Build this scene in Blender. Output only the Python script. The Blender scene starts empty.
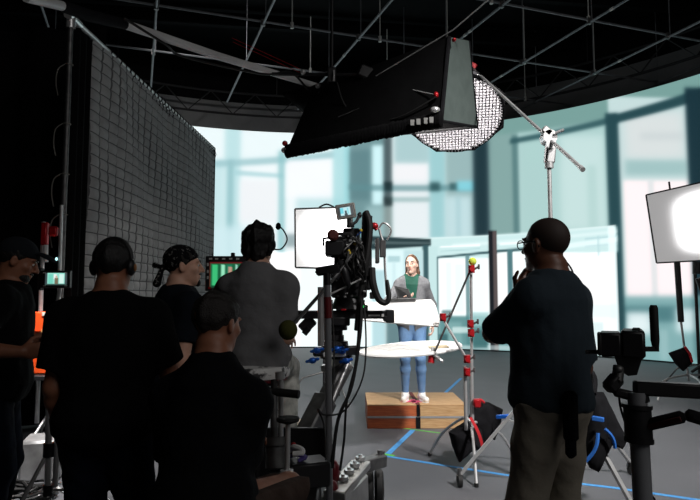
import bpy, bmesh, math, random
import numpy as np
from mathutils import Vector, Matrix
random.seed(4)
SC = bpy.context.scene
COL = SC.collection
V = Vector
PITCH = math.atan(47/600)
EYE = 1.45
def P(px, py, Y):
    """world point at depth Y seen at photo position (px, py)"""
    cx = (px-350)/600; cy = (250-py)/600
    d = V((cx, math.cos(PITCH)-cy*math.sin(PITCH), math.sin(PITCH)+cy*math.cos(PITCH)))
    return V((0, 0, EYE)) + d*(Y/d.y)
def G(px, Y): return V(((px-350)/600*Y, Y, 0))

# ---------------------------------------------------------------- materials
def lin(c):
    c = c/255
    return c/12.92 if c <= .04045 else ((c+.055)/1.055)**2.4
def rgb(c): return (lin(c[0]), lin(c[1]), lin(c[2]), 1)
MATS = {}
def M(name, col, rough=.6, metal=0, vary=None, bump=None, spec=.5, stretch=None, sheen=0):
    m = bpy.data.materials.new(name); m.use_nodes = True
    nt = m.node_tree; b = nt.nodes['Principled BSDF']
    b.inputs['Base Color'].default_value = rgb(col)
    b.inputs['Roughness'].default_value = rough
    b.inputs['Metallic'].default_value = metal
    b.inputs['Specular IOR Level'].default_value = spec if rough < .9 else .12
    if sheen:
        b.inputs['Sheen Weight'].default_value = sheen
    tc = nt.nodes.new('ShaderNodeTexCoord'); vec = tc.outputs['Object']
    if stretch:
        mp = nt.nodes.new('ShaderNodeMapping'); mp.inputs['Scale'].default_value = stretch
        nt.links.new(vec, mp.inputs[0]); vec = mp.outputs[0]
    if vary:
        sc, col2 = vary
        n = nt.nodes.new('ShaderNodeTexNoise'); n.inputs['Scale'].default_value = sc; n.inputs['Detail'].default_value = 5
        nt.links.new(vec, n.inputs['Vector'])
        r = nt.nodes.new('ShaderNodeValToRGB')
        r.color_ramp.elements[0].position = .35; r.color_ramp.elements[1].position = .68
        r.color_ramp.elements[0].color = rgb(col); r.color_ramp.elements[1].color = rgb(col2)
        nt.links.new(n.outputs['Fac'], r.inputs[0]); nt.links.new(r.outputs[0], b.inputs['Base Color'])
    if bump:
        n = nt.nodes.new('ShaderNodeTexNoise'); n.inputs['Scale'].default_value = bump[0]; n.inputs['Detail'].default_value = 3
        nt.links.new(vec, n.inputs['Vector'])
        bp = nt.nodes.new('ShaderNodeBump'); bp.inputs['Strength'].default_value = bump[1]; bp.inputs['Distance'].default_value = bump[2] if len(bump) > 2 else .01
        nt.links.new(n.outputs['Fac'], bp.inputs['Height']); nt.links.new(bp.outputs[0], b.inputs['Normal'])
    MATS[name] = m
    return m
def EM(name, col, strength):
    m = bpy.data.materials.new(name); m.use_nodes = True
    nt = m.node_tree; b = nt.nodes['Principled BSDF']
    b.inputs['Base Color'].default_value = (.02, .02, .02, 1)
    b.inputs['Emission Color'].default_value = rgb(col); b.inputs['Emission Strength'].default_value = strength
    MATS[name] = m
    return m
def EMV(name, strength, rough=.5):
    """a screen: its picture is kept on the screen's own surface and given off as light"""
    m = bpy.data.materials.new(name); m.use_nodes = True
    nt = m.node_tree; b = nt.nodes['Principled BSDF']
    b.inputs['Base Color'].default_value = (.01, .01, .01, 1); b.inputs['Roughness'].default_value = rough
    a = nt.nodes.new('ShaderNodeVertexColor'); a.layer_name = 'picture'
    nt.links.new(a.outputs['Color'], b.inputs['Emission Color']); b.inputs['Emission Strength'].default_value = strength
    MATS[name] = m
    return m

# ---------------------------------------------------------------- mesh builder (world coordinates)
def frame_of(d, up=None):
    d = d.normalized()
    u = V(up) if up is not None else (V((0, 0, 1)) if abs(d.z) < .95 else V((0, 1, 0)))
    x = d.cross(u).normalized(); y = x.cross(d).normalized()
    return x, y, d
class MB:
    def __init__(self): self.v = []; self.f = []
    def add(self, vs, fs):
        o = len(self.v); self.v += [V(p) for p in vs]; self.f += [tuple(i+o for i in q) for q in fs]; return self
    def box(self, c, size, rot=None, bev=0, seg=1):
        bm = bmesh.new(); bmesh.ops.create_cube(bm, size=1)
        for v in bm.verts: v.co = V((v.co.x*size[0], v.co.y*size[1], v.co.z*size[2]))
        if bev: bmesh.ops.bevel(bm, geom=list(bm.edges), offset=bev, segments=seg, profile=.5, affect='EDGES')
        R = rot if rot is not None else Matrix.Identity(3)
        bm.verts.index_update()
        self.add([R @ v.co + V(c) for v in bm.verts], [[v.index for v in f.verts] for f in bm.faces]); bm.free(); return self
    def beam(self, a, b, w, h, up=None, bev=0):
        a = V(a); b = V(b); x, y, d = frame_of(b-a, up)
        R = Matrix((x, d, y)).transposed()
        return self.box((a+b)/2, (w, (b-a).length, h), R, bev)
    def tube(self, pts, r, n=10, cap=True, closed=False, smooth=0):
        pts = [V(p) for p in pts]
        rs = list(r) if isinstance(r, (list, tuple)) else [r]*len(pts)
        if smooth:
            q = []; qr = []; m = len(pts)
            for i in range(m if closed else m-1):
                p0 = pts[(i-1) % m] if closed else pts[max(i-1, 0)]
                p1 = pts[i]; p2 = pts[(i+1) % m]
                p3 = pts[(i+2) % m] if closed else pts[min(i+2, m-1)]
                for k in range(smooth):
                    t = k/smooth
                    q.append(.5*((2*p1)+(p2-p0)*t+(2*p0-5*p1+4*p2-p3)*t*t+(3*p1-p0-3*p2+p3)*t**3))
                    qr.append(rs[i]*(1-t)+rs[(i+1) % m]*t)
            if not closed: q.append(pts[-1]); qr.append(rs[-1])
            pts, rs = q, qr
        m = len(pts); vs = []; fs = []; x = None
        for i, p in enumerate(pts):
            if closed: t = pts[(i+1) % m]-pts[i-1]
            else: t = pts[min(i+1, m-1)]-pts[max(i-1, 0)]
            if t.length < 1e-9: t = V((0, 0, 1))
            t.normalize()
            if x is None: x = frame_of(t)[0]
            x = (x - t*x.dot(t))
            if x.length < 1e-6: x = frame_of(t)[0]
            x.normalize(); y = t.cross(x)
            for k in range(n):
                a = 2*math.pi*k/n
                vs.append(p + (x*math.cos(a)+y*math.sin(a))*rs[i])
        for i in range(m if closed else m-1):
            j = (i+1) % m
            for k in range(n):
                l = (k+1) % n
                fs.append((i*n+k, i*n+l, j*n+l, j*n+k))
        if cap and not closed:
            fs.append(tuple(range(n-1, -1, -1))); fs.append(tuple((m-1)*n+k for k in range(n)))
        return self.add(vs, fs)
    def cyl(self, a, b, r, r2=None, n=16): return self.tube([a, b], [r, r if r2 is None else r2], n)
    def lathe(self, c, axis, prof, n=24):
        x, y, d = frame_of(V(axis)); c = V(c); vs = []; fs = []
        for (r, h) in prof:
            for k in range(n):
                a = 2*math.pi*k/n; vs.append(c + d*h + (x*math.cos(a)+y*math.sin(a))*max(r, 1e-4))
        for i in range(len(prof)-1):
            for k in range(n):
                l = (k+1) % n; fs.append((i*n+k, i*n+l, (i+1)*n+l, (i+1)*n+k))
        fs.append(tuple(range(n-1, -1, -1))); fs.append(tuple((len(prof)-1)*n+k for k in range(n)))
        return self.add(vs, fs)
    def ell(self, c, r, rot=None, nu=16, nv=10):
        R = rot if rot is not None else Matrix.Identity(3); c = V(c); vs = [c+R@V((0, 0, -r[2]))]; fs = []
        for i in range(1, nv):
            ph = -math.pi/2+math.pi*i/nv
            for k in range(nu):
                a = 2*math.pi*k/nu
                vs.append(c+R@V((r[0]*math.cos(ph)*math.cos(a), r[1]*math.cos(ph)*math.sin(a), r[2]*math.sin(ph))))
        vs.append(c+R@V((0, 0, r[2]))); top = len(vs)-1
        for k in range(nu): fs.append((0, 1+(k+1) % nu, 1+k)); fs.append((top, top-nu+k, top-nu+(k+1) % nu))
        for i in range(nv-2):
            for k in range(nu):
                l = (k+1) % nu; o = 1+i*nu; fs.append((o+k, o+l, o+nu+l, o+nu+k))
        return self.add(vs, fs)
    def ring(self, c, axis, R, r, n=32, m=8):
        x, y, d = frame_of(V(axis))
        return self.tube([V(c)+(x*math.cos(2*math.pi*k/n)+y*math.sin(2*math.pi*k/n))*R for k in range(n)], r, m, closed=True)
    def prism(self, poly, ext):
        poly = [V(p) for p in poly]; n = len(poly); ext = V(ext)
        return self.add(poly+[p+ext for p in poly], [tuple(range(n-1, -1, -1)), tuple(range(n, 2*n))]+[(i, (i+1) % n, n+(i+1) % n, n+i) for i in range(n)])
    def sheet(self, fn, nu, nv, th=.004):
        """a cloth or board given by fn(u, v) -> point, with a real thickness"""
        pts = [[V(fn(i/nu, j/nv)) for j in range(nv+1)] for i in range(nu+1)]
        A = []; B = []
        for i in range(nu+1):
            for j in range(nv+1):
                du = pts[min(i+1, nu)][j]-pts[max(i-1, 0)][j]; dv = pts[i][min(j+1, nv)]-pts[i][max(j-1, 0)]
                nn = du.cross(dv)
                nn = nn.normalized() if nn.length > 1e-12 else V((0, 0, 1))
                A.append(pts[i][j]+nn*th/2); B.append(pts[i][j]-nn*th/2)
        W = nv+1; N = len(A); fs = []
        for i in range(nu):
            for j in range(nv):
                a = i*W+j; fs.append((a, a+W, a+W+1, a+1)); fs.append((N+a, N+a+1, N+a+W+1, N+a+W))
        for i in range(nu):
            a = i*W; fs.append((a, N+a, N+a+W, a+W)); a = i*W+nv; fs.append((a, a+W, N+a+W, N+a))
        for j in range(nv):
            a = j; fs.append((a, a+1, N+a+1, N+a)); a = nu*W+j; fs.append((a, N+a, N+a+1, a+1))
        return self.add(A+B, fs)
ORG = {}
def obj(name, mb, mat, parent=None, origin=None, ang=40, flip=True):
    if parent is not None: o0 = ORG[parent.name]
    elif origin is not None: o0 = V(origin)
    else:
        xs = [p.x for p in mb.v]; ys = [p.y for p in mb.v]; zs = [p.z for p in mb.v]
        o0 = V(((min(xs)+max(xs))/2, (min(ys)+max(ys))/2, min(zs)))
    me = bpy.data.meshes.new(name)
    me.from_pydata([p-o0 for p in mb.v], [], mb.f); me.update()
    if flip:
        bm = bmesh.new(); bm.from_mesh(me); bmesh.ops.recalc_face_normals(bm, faces=bm.faces); bm.to_mesh(me); bm.free()
    me.polygons.foreach_set('use_smooth', [True]*len(me.polygons))
    me.set_sharp_from_angle(angle=math.radians(ang))
    for m in (mat if isinstance(mat, (list, tuple)) else [mat]): me.materials.append(m)
    o = bpy.data.objects.new(name, me); COL.objects.link(o)
    if parent is not None: o.parent = parent
    else: o.location = o0
    ORG[o.name] = o0
    return o
def tag(o, label=None, cat=None, group=None, kind=None):
    if label: o['label'] = label
    if cat: o['category'] = cat
    if group: o['group'] = group
    if kind: o['kind'] = kind
    return o
def thing(name, label, cat, loc, group=None):
    o = bpy.data.objects.new(name, None); COL.objects.link(o); o.location = V(loc); o.empty_display_size = .1
    ORG[o.name] = V(loc)
    return tag(o, label, cat, group)
def part(parent, name, mat, fn, label=None, ang=40):
    mb = MB(); fn(mb); first = None
    for piece in pieces_of(mb):
        o = obj(name, piece, mat, parent, ang=ang)
        if label: o['label'] = label
        first = first or o
    return first
def pieces_of(mb, gap=.012, most=14):
    """pieces of a builder that stand apart from each other, each to become an object of its own"""
    n = len(mb.v); up = list(range(n))
    def find(i):
        while up[i] != i: up[i] = up[up[i]]; i = up[i]
        return i
    for f in mb.f:
        a = find(f[0])
        for i in f[1:]: up[find(i)] = a
    isl = {}
    for i in range(n): isl.setdefault(find(i), []).append(i)
    if len(isl) < 2 or len(isl) > 60: return [mb]
    bx = []
    for k, ids in isl.items():
        xs = [mb.v[i] for i in ids]
        bx.append([[min(p[a] for p in xs)-gap/2 for a in range(3)], [max(p[a] for p in xs)+gap/2 for a in range(3)], [k]])
    ch = True
    while ch:
        ch = False
        for i in range(len(bx)):
            for j in range(i+1, len(bx)):
                if all(bx[i][0][a] <= bx[j][1][a] and bx[j][0][a] <= bx[i][1][a] for a in range(3)):
                    bx[i][2] += bx[j][2]
                    for a in range(3): bx[i][0][a] = min(bx[i][0][a], bx[j][0][a]); bx[i][1][a] = max(bx[i][1][a], bx[j][1][a])
                    del bx[j]; ch = True; break
            if ch: break
    if len(bx) < 2 or len(bx) > most: return [mb]
    out = []
    for b in bx:
        ks = set(b[2]); m = MB(); mp = {}
        for i in range(n):
            if find(i) in ks: mp[i] = len(m.v); m.v.append(mb.v[i])
        m.f = [tuple(mp[i] for i in f) for f in mb.f if f[0] in mp]
        out.append(m)
    return out
def paint(o, fn):
    """store a screen's picture on its vertices; fn takes local vertex arrays -> linear rgb"""
    me = o.data; n = len(me.vertices); co = np.empty(n*3, np.float32); me.vertices.foreach_get('co', co); co = co.reshape(-1, 3)
    c = np.ones((n, 4), np.float32); c[:, :3] = fn(co)
    at = me.color_attributes.new('picture', 'FLOAT_COLOR', 'POINT'); at.data.foreach_set('color', c.ravel())

# ---------------------------------------------------------------- implicit surfaces -> one continuous mesh
def rcone(p, a, b, ra, rb):
    a = np.asarray(a, np.float32); b = np.asarray(b, np.float32); ba = b-a; q = p-a
    t = np.clip(q@ba/max(float(ba@ba), 1e-9), 0, 1)
    return np.linalg.norm(q-t[:, None]*ba, axis=1)-(ra+(rb-ra)*t)
def ell(p, c, r, R=None):
    q = p-np.asarray(c, np.float32)
    if R is not None: q = q@np.asarray(R, np.float32)
    r = np.asarray(r, np.float32)
    k0 = np.linalg.norm(q/r, axis=1); k1 = np.linalg.norm(q/(r*r), axis=1)+1e-9
    return k0*(k0-1)/k1
def smin(a, b, k):
    h = np.clip(.5+.5*(b-a)/k, 0, 1)
    return b+(a-b)*h-k*h*(1-h)
def smax(a, b, k): return -smin(-a, -b, k)
def surface(sdf, lo, hi, h):
    B = 6
    lo = np.asarray(lo, np.float32); n = [int(math.ceil((hi[i]-lo[i])/h/B)) for i in range(3)]
    cx = [lo[i]+(np.arange(n[i])*B+(B-1)/2)*h for i in range(3)]
    C = np.stack(np.meshgrid(*cx, indexing='ij'), -1).reshape(-1, 3).astype(np.float32)
    d = sdf(C); act = np.abs(d) < h*B*.87*1.7
    F = np.repeat(np.repeat(np.repeat(d.reshape(n), B, 0), B, 1), B, 2).astype(np.float32)
    off = np.stack(np.meshgrid(*[np.arange(B)]*3, indexing='ij'), -1).reshape(-1, 3)
    ia = np.argwhere(act.reshape(n))
    idx = (ia[:, None, :]*B+off[None]).reshape(-1, 3)
    F[idx[:, 0], idx[:, 1], idx[:, 2]] = sdf((lo+idx*h).astype(np.float32))
    S = F < 0
    S[0] = S[-1] = False; S[:, 0] = S[:, -1] = False; S[:, :, 0] = S[:, :, -1] = False
    F = np.where(S, np.minimum(F, -1e-6), np.maximum(F, 1e-6))
    cor = [(i, j, k) for i in (0, 1) for j in (0, 1) for k in (0, 1)]
    sh = [F.shape[i]-1 for i in range(3)]
    cnt = np.zeros(sh, np.int8)
    for c in cor: cnt += S[c[0]:c[0]+sh[0], c[1]:c[1]+sh[1], c[2]:c[2]+sh[2]]
    cells = np.argwhere((cnt > 0) & (cnt < 8))
    acc = np.zeros((len(cells), 3)); num = np.zeros(len(cells))
    for a in cor:
        for ax in range(3):
            if a[ax]: continue
            b = list(a); b[ax] = 1
            fa = F[cells[:, 0]+a[0], cells[:, 1]+a[1], cells[:, 2]+a[2]]; fb = F[cells[:, 0]+b[0], cells[:, 1]+b[1], cells[:, 2]+b[2]]
            m = (fa < 0) != (fb < 0); t = np.where(m, fa/np.where(m, fa-fb, 1), 0)
            pos = np.tile(np.array(a, float), (len(cells), 1)); pos[:, ax] = t
            acc[m] += pos[m]; num[m] += 1
    verts = lo+(cells+acc/num[:, None])*h
    vid = np.full(sh, -1, np.int64); vid[cells[:, 0], cells[:, 1], cells[:, 2]] = np.arange(len(cells))
    quads = []
    for ax in range(3):
        s = [slice(None)]*3; e = [slice(None)]*3; s[ax] = slice(0, -1); e[ax] = slice(1, None)
        A = S[tuple(s)]; Bb = S[tuple(e)]
        ed = np.argwhere(A != Bb)
        u, w = (ax+1) % 3, (ax+2) % 3
        ok = (ed[:, u] > 0) & (ed[:, w] > 0) & (ed[:, u] < sh[u]) & (ed[:, w] < sh[w]); ed = ed[ok]
        def at(du, dw):
            c = ed.copy(); c[:, u] -= du; c[:, w] -= dw
            return vid[c[:, 0], c[:, 1], c[:, 2]]
        Q = np.stack([at(1, 1), at(0, 1), at(0, 0), at(1, 0)], 1)
        fl = ~A[ed[:, 0], ed[:, 1], ed[:, 2]]
        Q[fl] = Q[fl][:, ::-1]
        quads.append(Q)
    return verts, np.concatenate(quads)
def sobj(name, sdf, lo, hi, h, xf, mat, parent, smooth=1):
    """mesh of an implicit shape; xf maps its local frame to the world"""
    v, q = surface(sdf, lo, hi, h)
    if smooth:
        for _ in range(smooth):
            acc = np.zeros_like(v); cn = np.zeros(len(v))
            for i in range(4):
                a = q[:, i]; b = q[:, (i+1) % 4]
                np.add.at(acc, a, v[b]); np.add.at(cn, a, 1); np.add.at(acc, b, v[a]); np.add.at(cn, b, 1)
            v = v*.5+.5*acc/np.maximum(cn, 1)[:, None]
    R = np.array(xf.to_3x3()); w = v@R.T+np.array(xf.translation)-np.array(ORG[parent.name])
    me = bpy.data.meshes.new(name)
    me.vertices.add(len(w)); me.vertices.foreach_set('co', w.astype(np.float32).ravel())
    me.loops.add(len(q)*4); me.loops.foreach_set('vertex_index', q.astype(np.int32).ravel())
    me.polygons.add(len(q)); me.polygons.foreach_set('loop_start', np.arange(0, len(q)*4, 4, dtype=np.int32))
    me.update(calc_edges=True); me.validate()
    me.polygons.foreach_set('use_smooth', [True]*len(q))
    me.materials.append(mat)
    o = bpy.data.objects.new(name, me); COL.objects.link(o); o.parent = parent; ORG[o.name] = ORG[parent.name]
    return o
PICTURE = [
 (-4.93,0.70,6.57,6.97,-0.02,-0.12,222,230,232,1.00,0.115),
 (-5.00,0.55,6.57,6.97,5.23,5.53,216,229,231,1.00,0.174),
 (-3.60,-2.93,5.31,5.37,1.92,1.93,172,210,214,0.80,0.141),
 (-2.94,-2.49,6.53,6.57,1.79,1.79,168,208,212,0.90,0.143),
 (-2.85,-2.68,5.37,5.38,1.79,1.79,120,172,178,0.70,0.114),
 (-3.49,0.26,5.30,5.74,5.12,5.53,138,184,190,0.85,0.117),
 (-2.67,-1.26,5.09,5.04,4.95,4.92,150,196,202,0.80,0.087),
 (-1.40,-1.20,5.74,5.75,2.08,2.08,128,185,190,0.85,0.116),
 (-2.49,-1.43,4.81,4.85,3.59,3.62,219,222,225,0.80,0.145),
 (-1.15,0.17,5.45,5.47,4.33,4.34,228,231,234,0.90,0.147),
 (-0.88,0.52,4.33,4.34,3.92,3.93,172,209,213,0.80,0.176),
 (-1.19,-0.84,3.27,3.28,2.89,2.90,125,148,152,0.80,0.116),
 (-3.42,-1.83,3.44,3.49,-0.07,-0.11,190,219,224,0.90,0.227),
 (-2.28,-1.95,3.48,3.49,-0.10,-0.11,216,230,233,0.80,0.171),
 (0.20,0.61,6.67,6.67,2.52,2.52,150,205,210,0.80,0.117),
 (0.58,1.82,6.67,6.62,3.10,3.09,106,144,148,1.00,0.117),
 (0.52,0.70,6.67,6.66,4.13,4.13,150,218,224,0.70,0.088),
 (0.70,1.32,5.76,5.75,4.28,4.27,84,124,130,0.70,0.146),
 (1.35,1.70,5.89,5.88,4.12,4.11,196,234,238,0.95,0.117),
 (1.17,1.93,4.09,4.07,3.10,3.09,152,190,192,0.80,0.174),
 (1.70,1.96,6.48,6.46,4.14,4.13,72,88,92,0.95,0.116),
 (1.69,1.95,4.14,4.13,3.09,3.09,122,134,132,0.80,0.145),
 (1.96,3.09,6.61,6.52,3.09,3.06,214,222,225,1.00,0.115),
 (2.00,3.05,6.61,6.53,5.33,5.27,150,188,191,0.85,0.145),
 (1.99,3.04,5.28,5.21,4.83,4.78,226,226,229,0.90,0.115),
 (3.01,3.49,6.53,6.48,3.06,3.05,140,192,197,0.90,0.114),
 (3.49,4.31,6.48,6.38,3.05,3.02,142,174,175,1.00,0.112),
 (3.45,4.21,4.30,4.24,3.05,3.02,188,217,222,0.80,0.168),
 (3.76,3.90,4.28,4.27,3.04,3.03,150,190,196,0.60,0.112),
 (0.67,4.39,4.75,4.57,4.57,4.40,88,136,142,0.70,0.086),
 (1.78,3.03,4.34,4.29,4.20,4.15,120,160,160,0.60,0.086),
 (1.70,1.93,4.79,4.78,4.52,4.51,30,50,54,0.90,0.087),
 (1.70,1.93,4.35,4.34,4.08,4.07,45,60,62,0.90,0.087),
 (3.03,3.32,4.72,4.70,4.46,4.45,38,76,80,0.80,0.114),
 (3.60,3.86,4.66,4.64,4.46,4.44,50,90,94,0.80,0.084),
 (3.80,4.45,4.70,4.65,4.42,4.37,120,202,216,0.95,0.111),
 (4.65,5.55,6.76,6.61,3.00,2.96,124,160,157,1.00,0.109),
 (4.26,4.70,6.67,6.61,3.02,3.00,36,60,68,1.00,0.111),
 (5.35,5.54,5.82,5.79,2.97,2.96,80,120,122,0.90,0.080),
 (5.52,7.90,6.75,6.23,2.43,2.34,160,196,193,1.00,0.102),
 (6.60,7.75,5.62,5.40,3.16,3.07,188,214,212,0.80,0.200),
 (7.29,7.52,4.73,4.69,3.10,3.09,160,196,192,0.60,0.124),
 (5.70,6.62,5.63,5.49,5.04,4.91,160,198,194,0.60,0.210),
 (4.67,10.40,6.56,6.42,5.89,5.66,112,154,149,1.00,0.098),
 (7.86,11.77,6.36,5.20,0.14,0.44,182,206,206,1.00,0.064),
 (8.24,9.58,5.86,5.53,4.71,4.46,206,209,209,0.80,0.230),
 (8.22,9.64,4.71,4.44,4.34,4.11,142,180,180,0.85,0.137),
 (8.60,9.58,5.30,5.08,5.11,4.90,184,194,196,0.60,0.136),
 (8.16,9.66,4.23,3.99,1.38,1.39,240,226,228,1.00,0.091),
 (8.73,8.87,4.14,4.12,1.38,1.38,196,206,208,0.70,0.069),
 (7.94,11.66,1.47,1.47,-0.27,0.11,120,166,168,1.00,0.126),
 (8.02,11.68,1.24,1.28,0.86,0.99,62,112,118,0.80,0.126),
 (8.11,8.70,1.10,1.11,0.58,0.61,214,228,230,0.95,0.162),
 (9.24,9.91,1.21,1.22,0.68,0.72,206,224,226,0.90,0.151),
 (8.86,9.04,0.71,0.72,0.04,0.06,150,186,188,0.60,0.089),
 (5.30,7.99,5.72,5.83,5.58,5.66,50,90,95,0.95,0.077),
 (7.95,10.39,5.86,5.96,5.64,5.70,40,76,83,1.00,0.068),
 (7.78,8.09,5.95,5.88,0.14,0.16,40,76,83,1.00,0.072),
 (9.64,11.81,6.07,5.37,1.47,1.47,28,56,66,1.00,0.081),
 (9.61,11.66,1.47,1.47,0.10,0.29,44,86,92,0.60,0.120),
 (-0.86,7.93,3.10,3.16,-0.12,0.15,228,241,241,1.00,0.019),
 (-1.83,-0.74,2.74,2.75,-0.05,-0.06,244,247,249,1.00,0.058),
 (-0.75,7.97,3.10,3.14,2.40,2.52,190,221,221,1.00,0.056),
 (3.64,7.97,2.93,3.05,2.84,2.98,214,234,234,0.80,0.052),
 (4.96,7.97,2.66,2.90,2.55,2.76,222,240,240,0.80,0.051),
 (-0.74,1.80,2.58,2.57,-0.12,-0.11,226,241,243,1.00,0.058),
 (1.34,1.74,2.23,2.22,-0.06,-0.05,150,196,204,0.70,0.057),
 (1.17,3.04,3.22,3.09,2.81,2.89,46,66,70,1.00,0.029),
 (1.17,3.04,3.07,3.00,2.98,2.95,92,112,114,0.80,0.029),
 (2.80,2.97,2.92,2.92,-0.09,-0.08,58,92,98,1.00,0.028),
 (1.71,2.80,2.80,2.78,-0.11,-0.09,206,232,234,1.00,0.043),
 (2.26,2.81,2.79,2.78,1.36,1.37,172,206,210,0.80,0.057),
 (1.74,2.25,0.85,0.86,-0.11,-0.10,72,104,110,0.80,0.085),
 (2.36,2.76,0.86,0.86,-0.10,-0.09,96,136,140,0.80,0.085),
 (2.97,3.23,2.89,2.88,-0.08,-0.08,184,217,217,1.00,0.028),
 (3.22,4.64,2.54,2.51,-0.08,-0.03,240,248,248,1.00,0.028),
 (3.21,4.67,2.59,2.70,2.53,2.63,66,98,104,1.00,0.017),
 (3.20,3.25,2.57,2.57,-0.08,-0.08,88,124,128,1.00,0.017),
 (3.45,3.62,2.43,2.42,1.03,1.04,214,236,238,0.70,0.042),
 (4.01,4.12,2.61,2.61,-0.05,-0.05,98,138,142,0.90,0.022),
 (3.24,4.63,0.92,0.94,-0.08,-0.03,78,132,134,0.90,0.055),
 (3.44,3.88,0.76,0.76,0.10,0.11,126,172,172,0.70,0.083),
 (4.11,4.63,1.04,1.05,0.66,0.67,150,196,196,0.80,0.054),
 (4.86,7.91,2.66,2.52,-0.02,0.15,242,250,250,1.00,0.025),
 (4.88,6.55,2.72,2.80,2.64,2.72,70,102,108,1.00,0.018),
 (5.16,5.30,2.73,2.73,0.89,0.90,78,120,126,1.00,0.021),
 (5.88,5.93,2.73,2.73,0.91,0.91,128,166,170,0.80,0.018),
 (4.84,6.49,0.94,0.97,-0.02,0.07,86,140,142,0.90,0.052),
 (7.19,7.97,2.91,2.93,2.86,2.88,170,206,210,0.90,0.017),
 (7.18,7.96,2.71,2.74,2.67,2.70,186,216,220,0.90,0.017),
 (7.50,7.54,2.94,2.94,2.45,2.45,170,206,210,0.80,0.015),
 (7.76,7.93,3.16,3.14,0.14,0.15,228,244,245,0.80,0.036),
 (4.65,4.88,3.26,3.25,-0.03,-0.02,34,38,44,1.00,0.014),
 (4.78,4.88,3.24,3.23,-0.02,-0.02,108,94,92,0.80,0.016),
 (-0.73,7.88,-0.01,0.25,-0.15,0.13,196,216,216,0.60,0.027),
 (3.71,3.96,2.37,2.36,1.04,1.04,216,236,238,0.70,0.028),
 (4.18,4.57,2.52,2.51,1.04,1.04,226,243,244,0.80,0.027),
 (3.33,3.61,1.09,1.09,0.87,0.87,92,122,122,0.80,0.028),
 (3.61,4.11,0.62,0.63,0.46,0.47,196,220,218,0.80,0.028),
 (4.19,4.57,0.55,0.56,0.06,0.08,58,106,108,0.80,0.033),
 (3.24,3.49,0.42,0.43,-0.02,-0.01,56,100,104,0.80,0.033),
 (3.30,4.42,2.88,2.90,2.83,2.84,238,247,247,0.90,0.017),
 (4.97,6.56,2.90,2.93,2.85,2.87,236,246,246,0.90,0.016),
 (3.30,4.42,2.74,2.79,2.71,2.76,160,198,200,0.70,0.014),
 (5.36,5.83,2.64,2.63,1.37,1.37,228,242,244,0.80,0.026),
 (5.36,5.83,0.90,0.91,0.58,0.60,150,188,188,0.80,0.031),
 (5.98,6.49,0.81,0.82,0.22,0.24,64,116,120,0.80,0.031),
 (7.33,7.77,2.31,2.29,1.38,1.38,230,242,246,0.80,0.036),
 (7.21,7.91,1.28,1.28,0.94,0.95,214,230,232,0.70,0.048),
 (7.24,7.58,0.84,0.85,0.26,0.28,196,218,220,0.70,0.036),
 (1.80,2.15,2.63,2.62,2.45,2.45,150,190,196,0.70,0.029),
 (1.92,2.03,2.45,2.45,1.36,1.36,190,220,224,0.70,0.029),
]
# ---------------------------------------------------------------- people
def rotm(yaw=0, pitch=0, roll=0):
    return np.array(Matrix.Rotation(yaw, 3, 'Z') @ Matrix.Rotation(pitch, 3, 'X') @ Matrix.Rotation(roll, 3, 'Y'))
def ik(a, b, l1, l2, hint):
    a = np.array(a, float); b = np.array(b, float); d = b-a; L = np.linalg.norm(d)
    if L > (l1+l2)*.995: b = a+d/L*(l1+l2)*.995; d = b-a; L = np.linalg.norm(d)
    u = d/L; x = (l1*l1-l2*l2+L*L)/(2*L); h = math.sqrt(max(l1*l1-x*x, 1e-8))
    n = np.array(hint, float); n = n-u*(n@u); n /= np.linalg.norm(n)+1e-9
    return a+u*x+n*h, b
def wob(p, amp, f, seed):
    rs = np.random.RandomState(seed); o = 0
    for k in range(5):
        w = rs.normal(size=3)*f*(.6+.4*k); w[2] *= .7
        o = o+np.sin(p@w.astype(np.float32)+rs.uniform(0, 6))*(1/(1+.5*k))
    return o*amp/2
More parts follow.
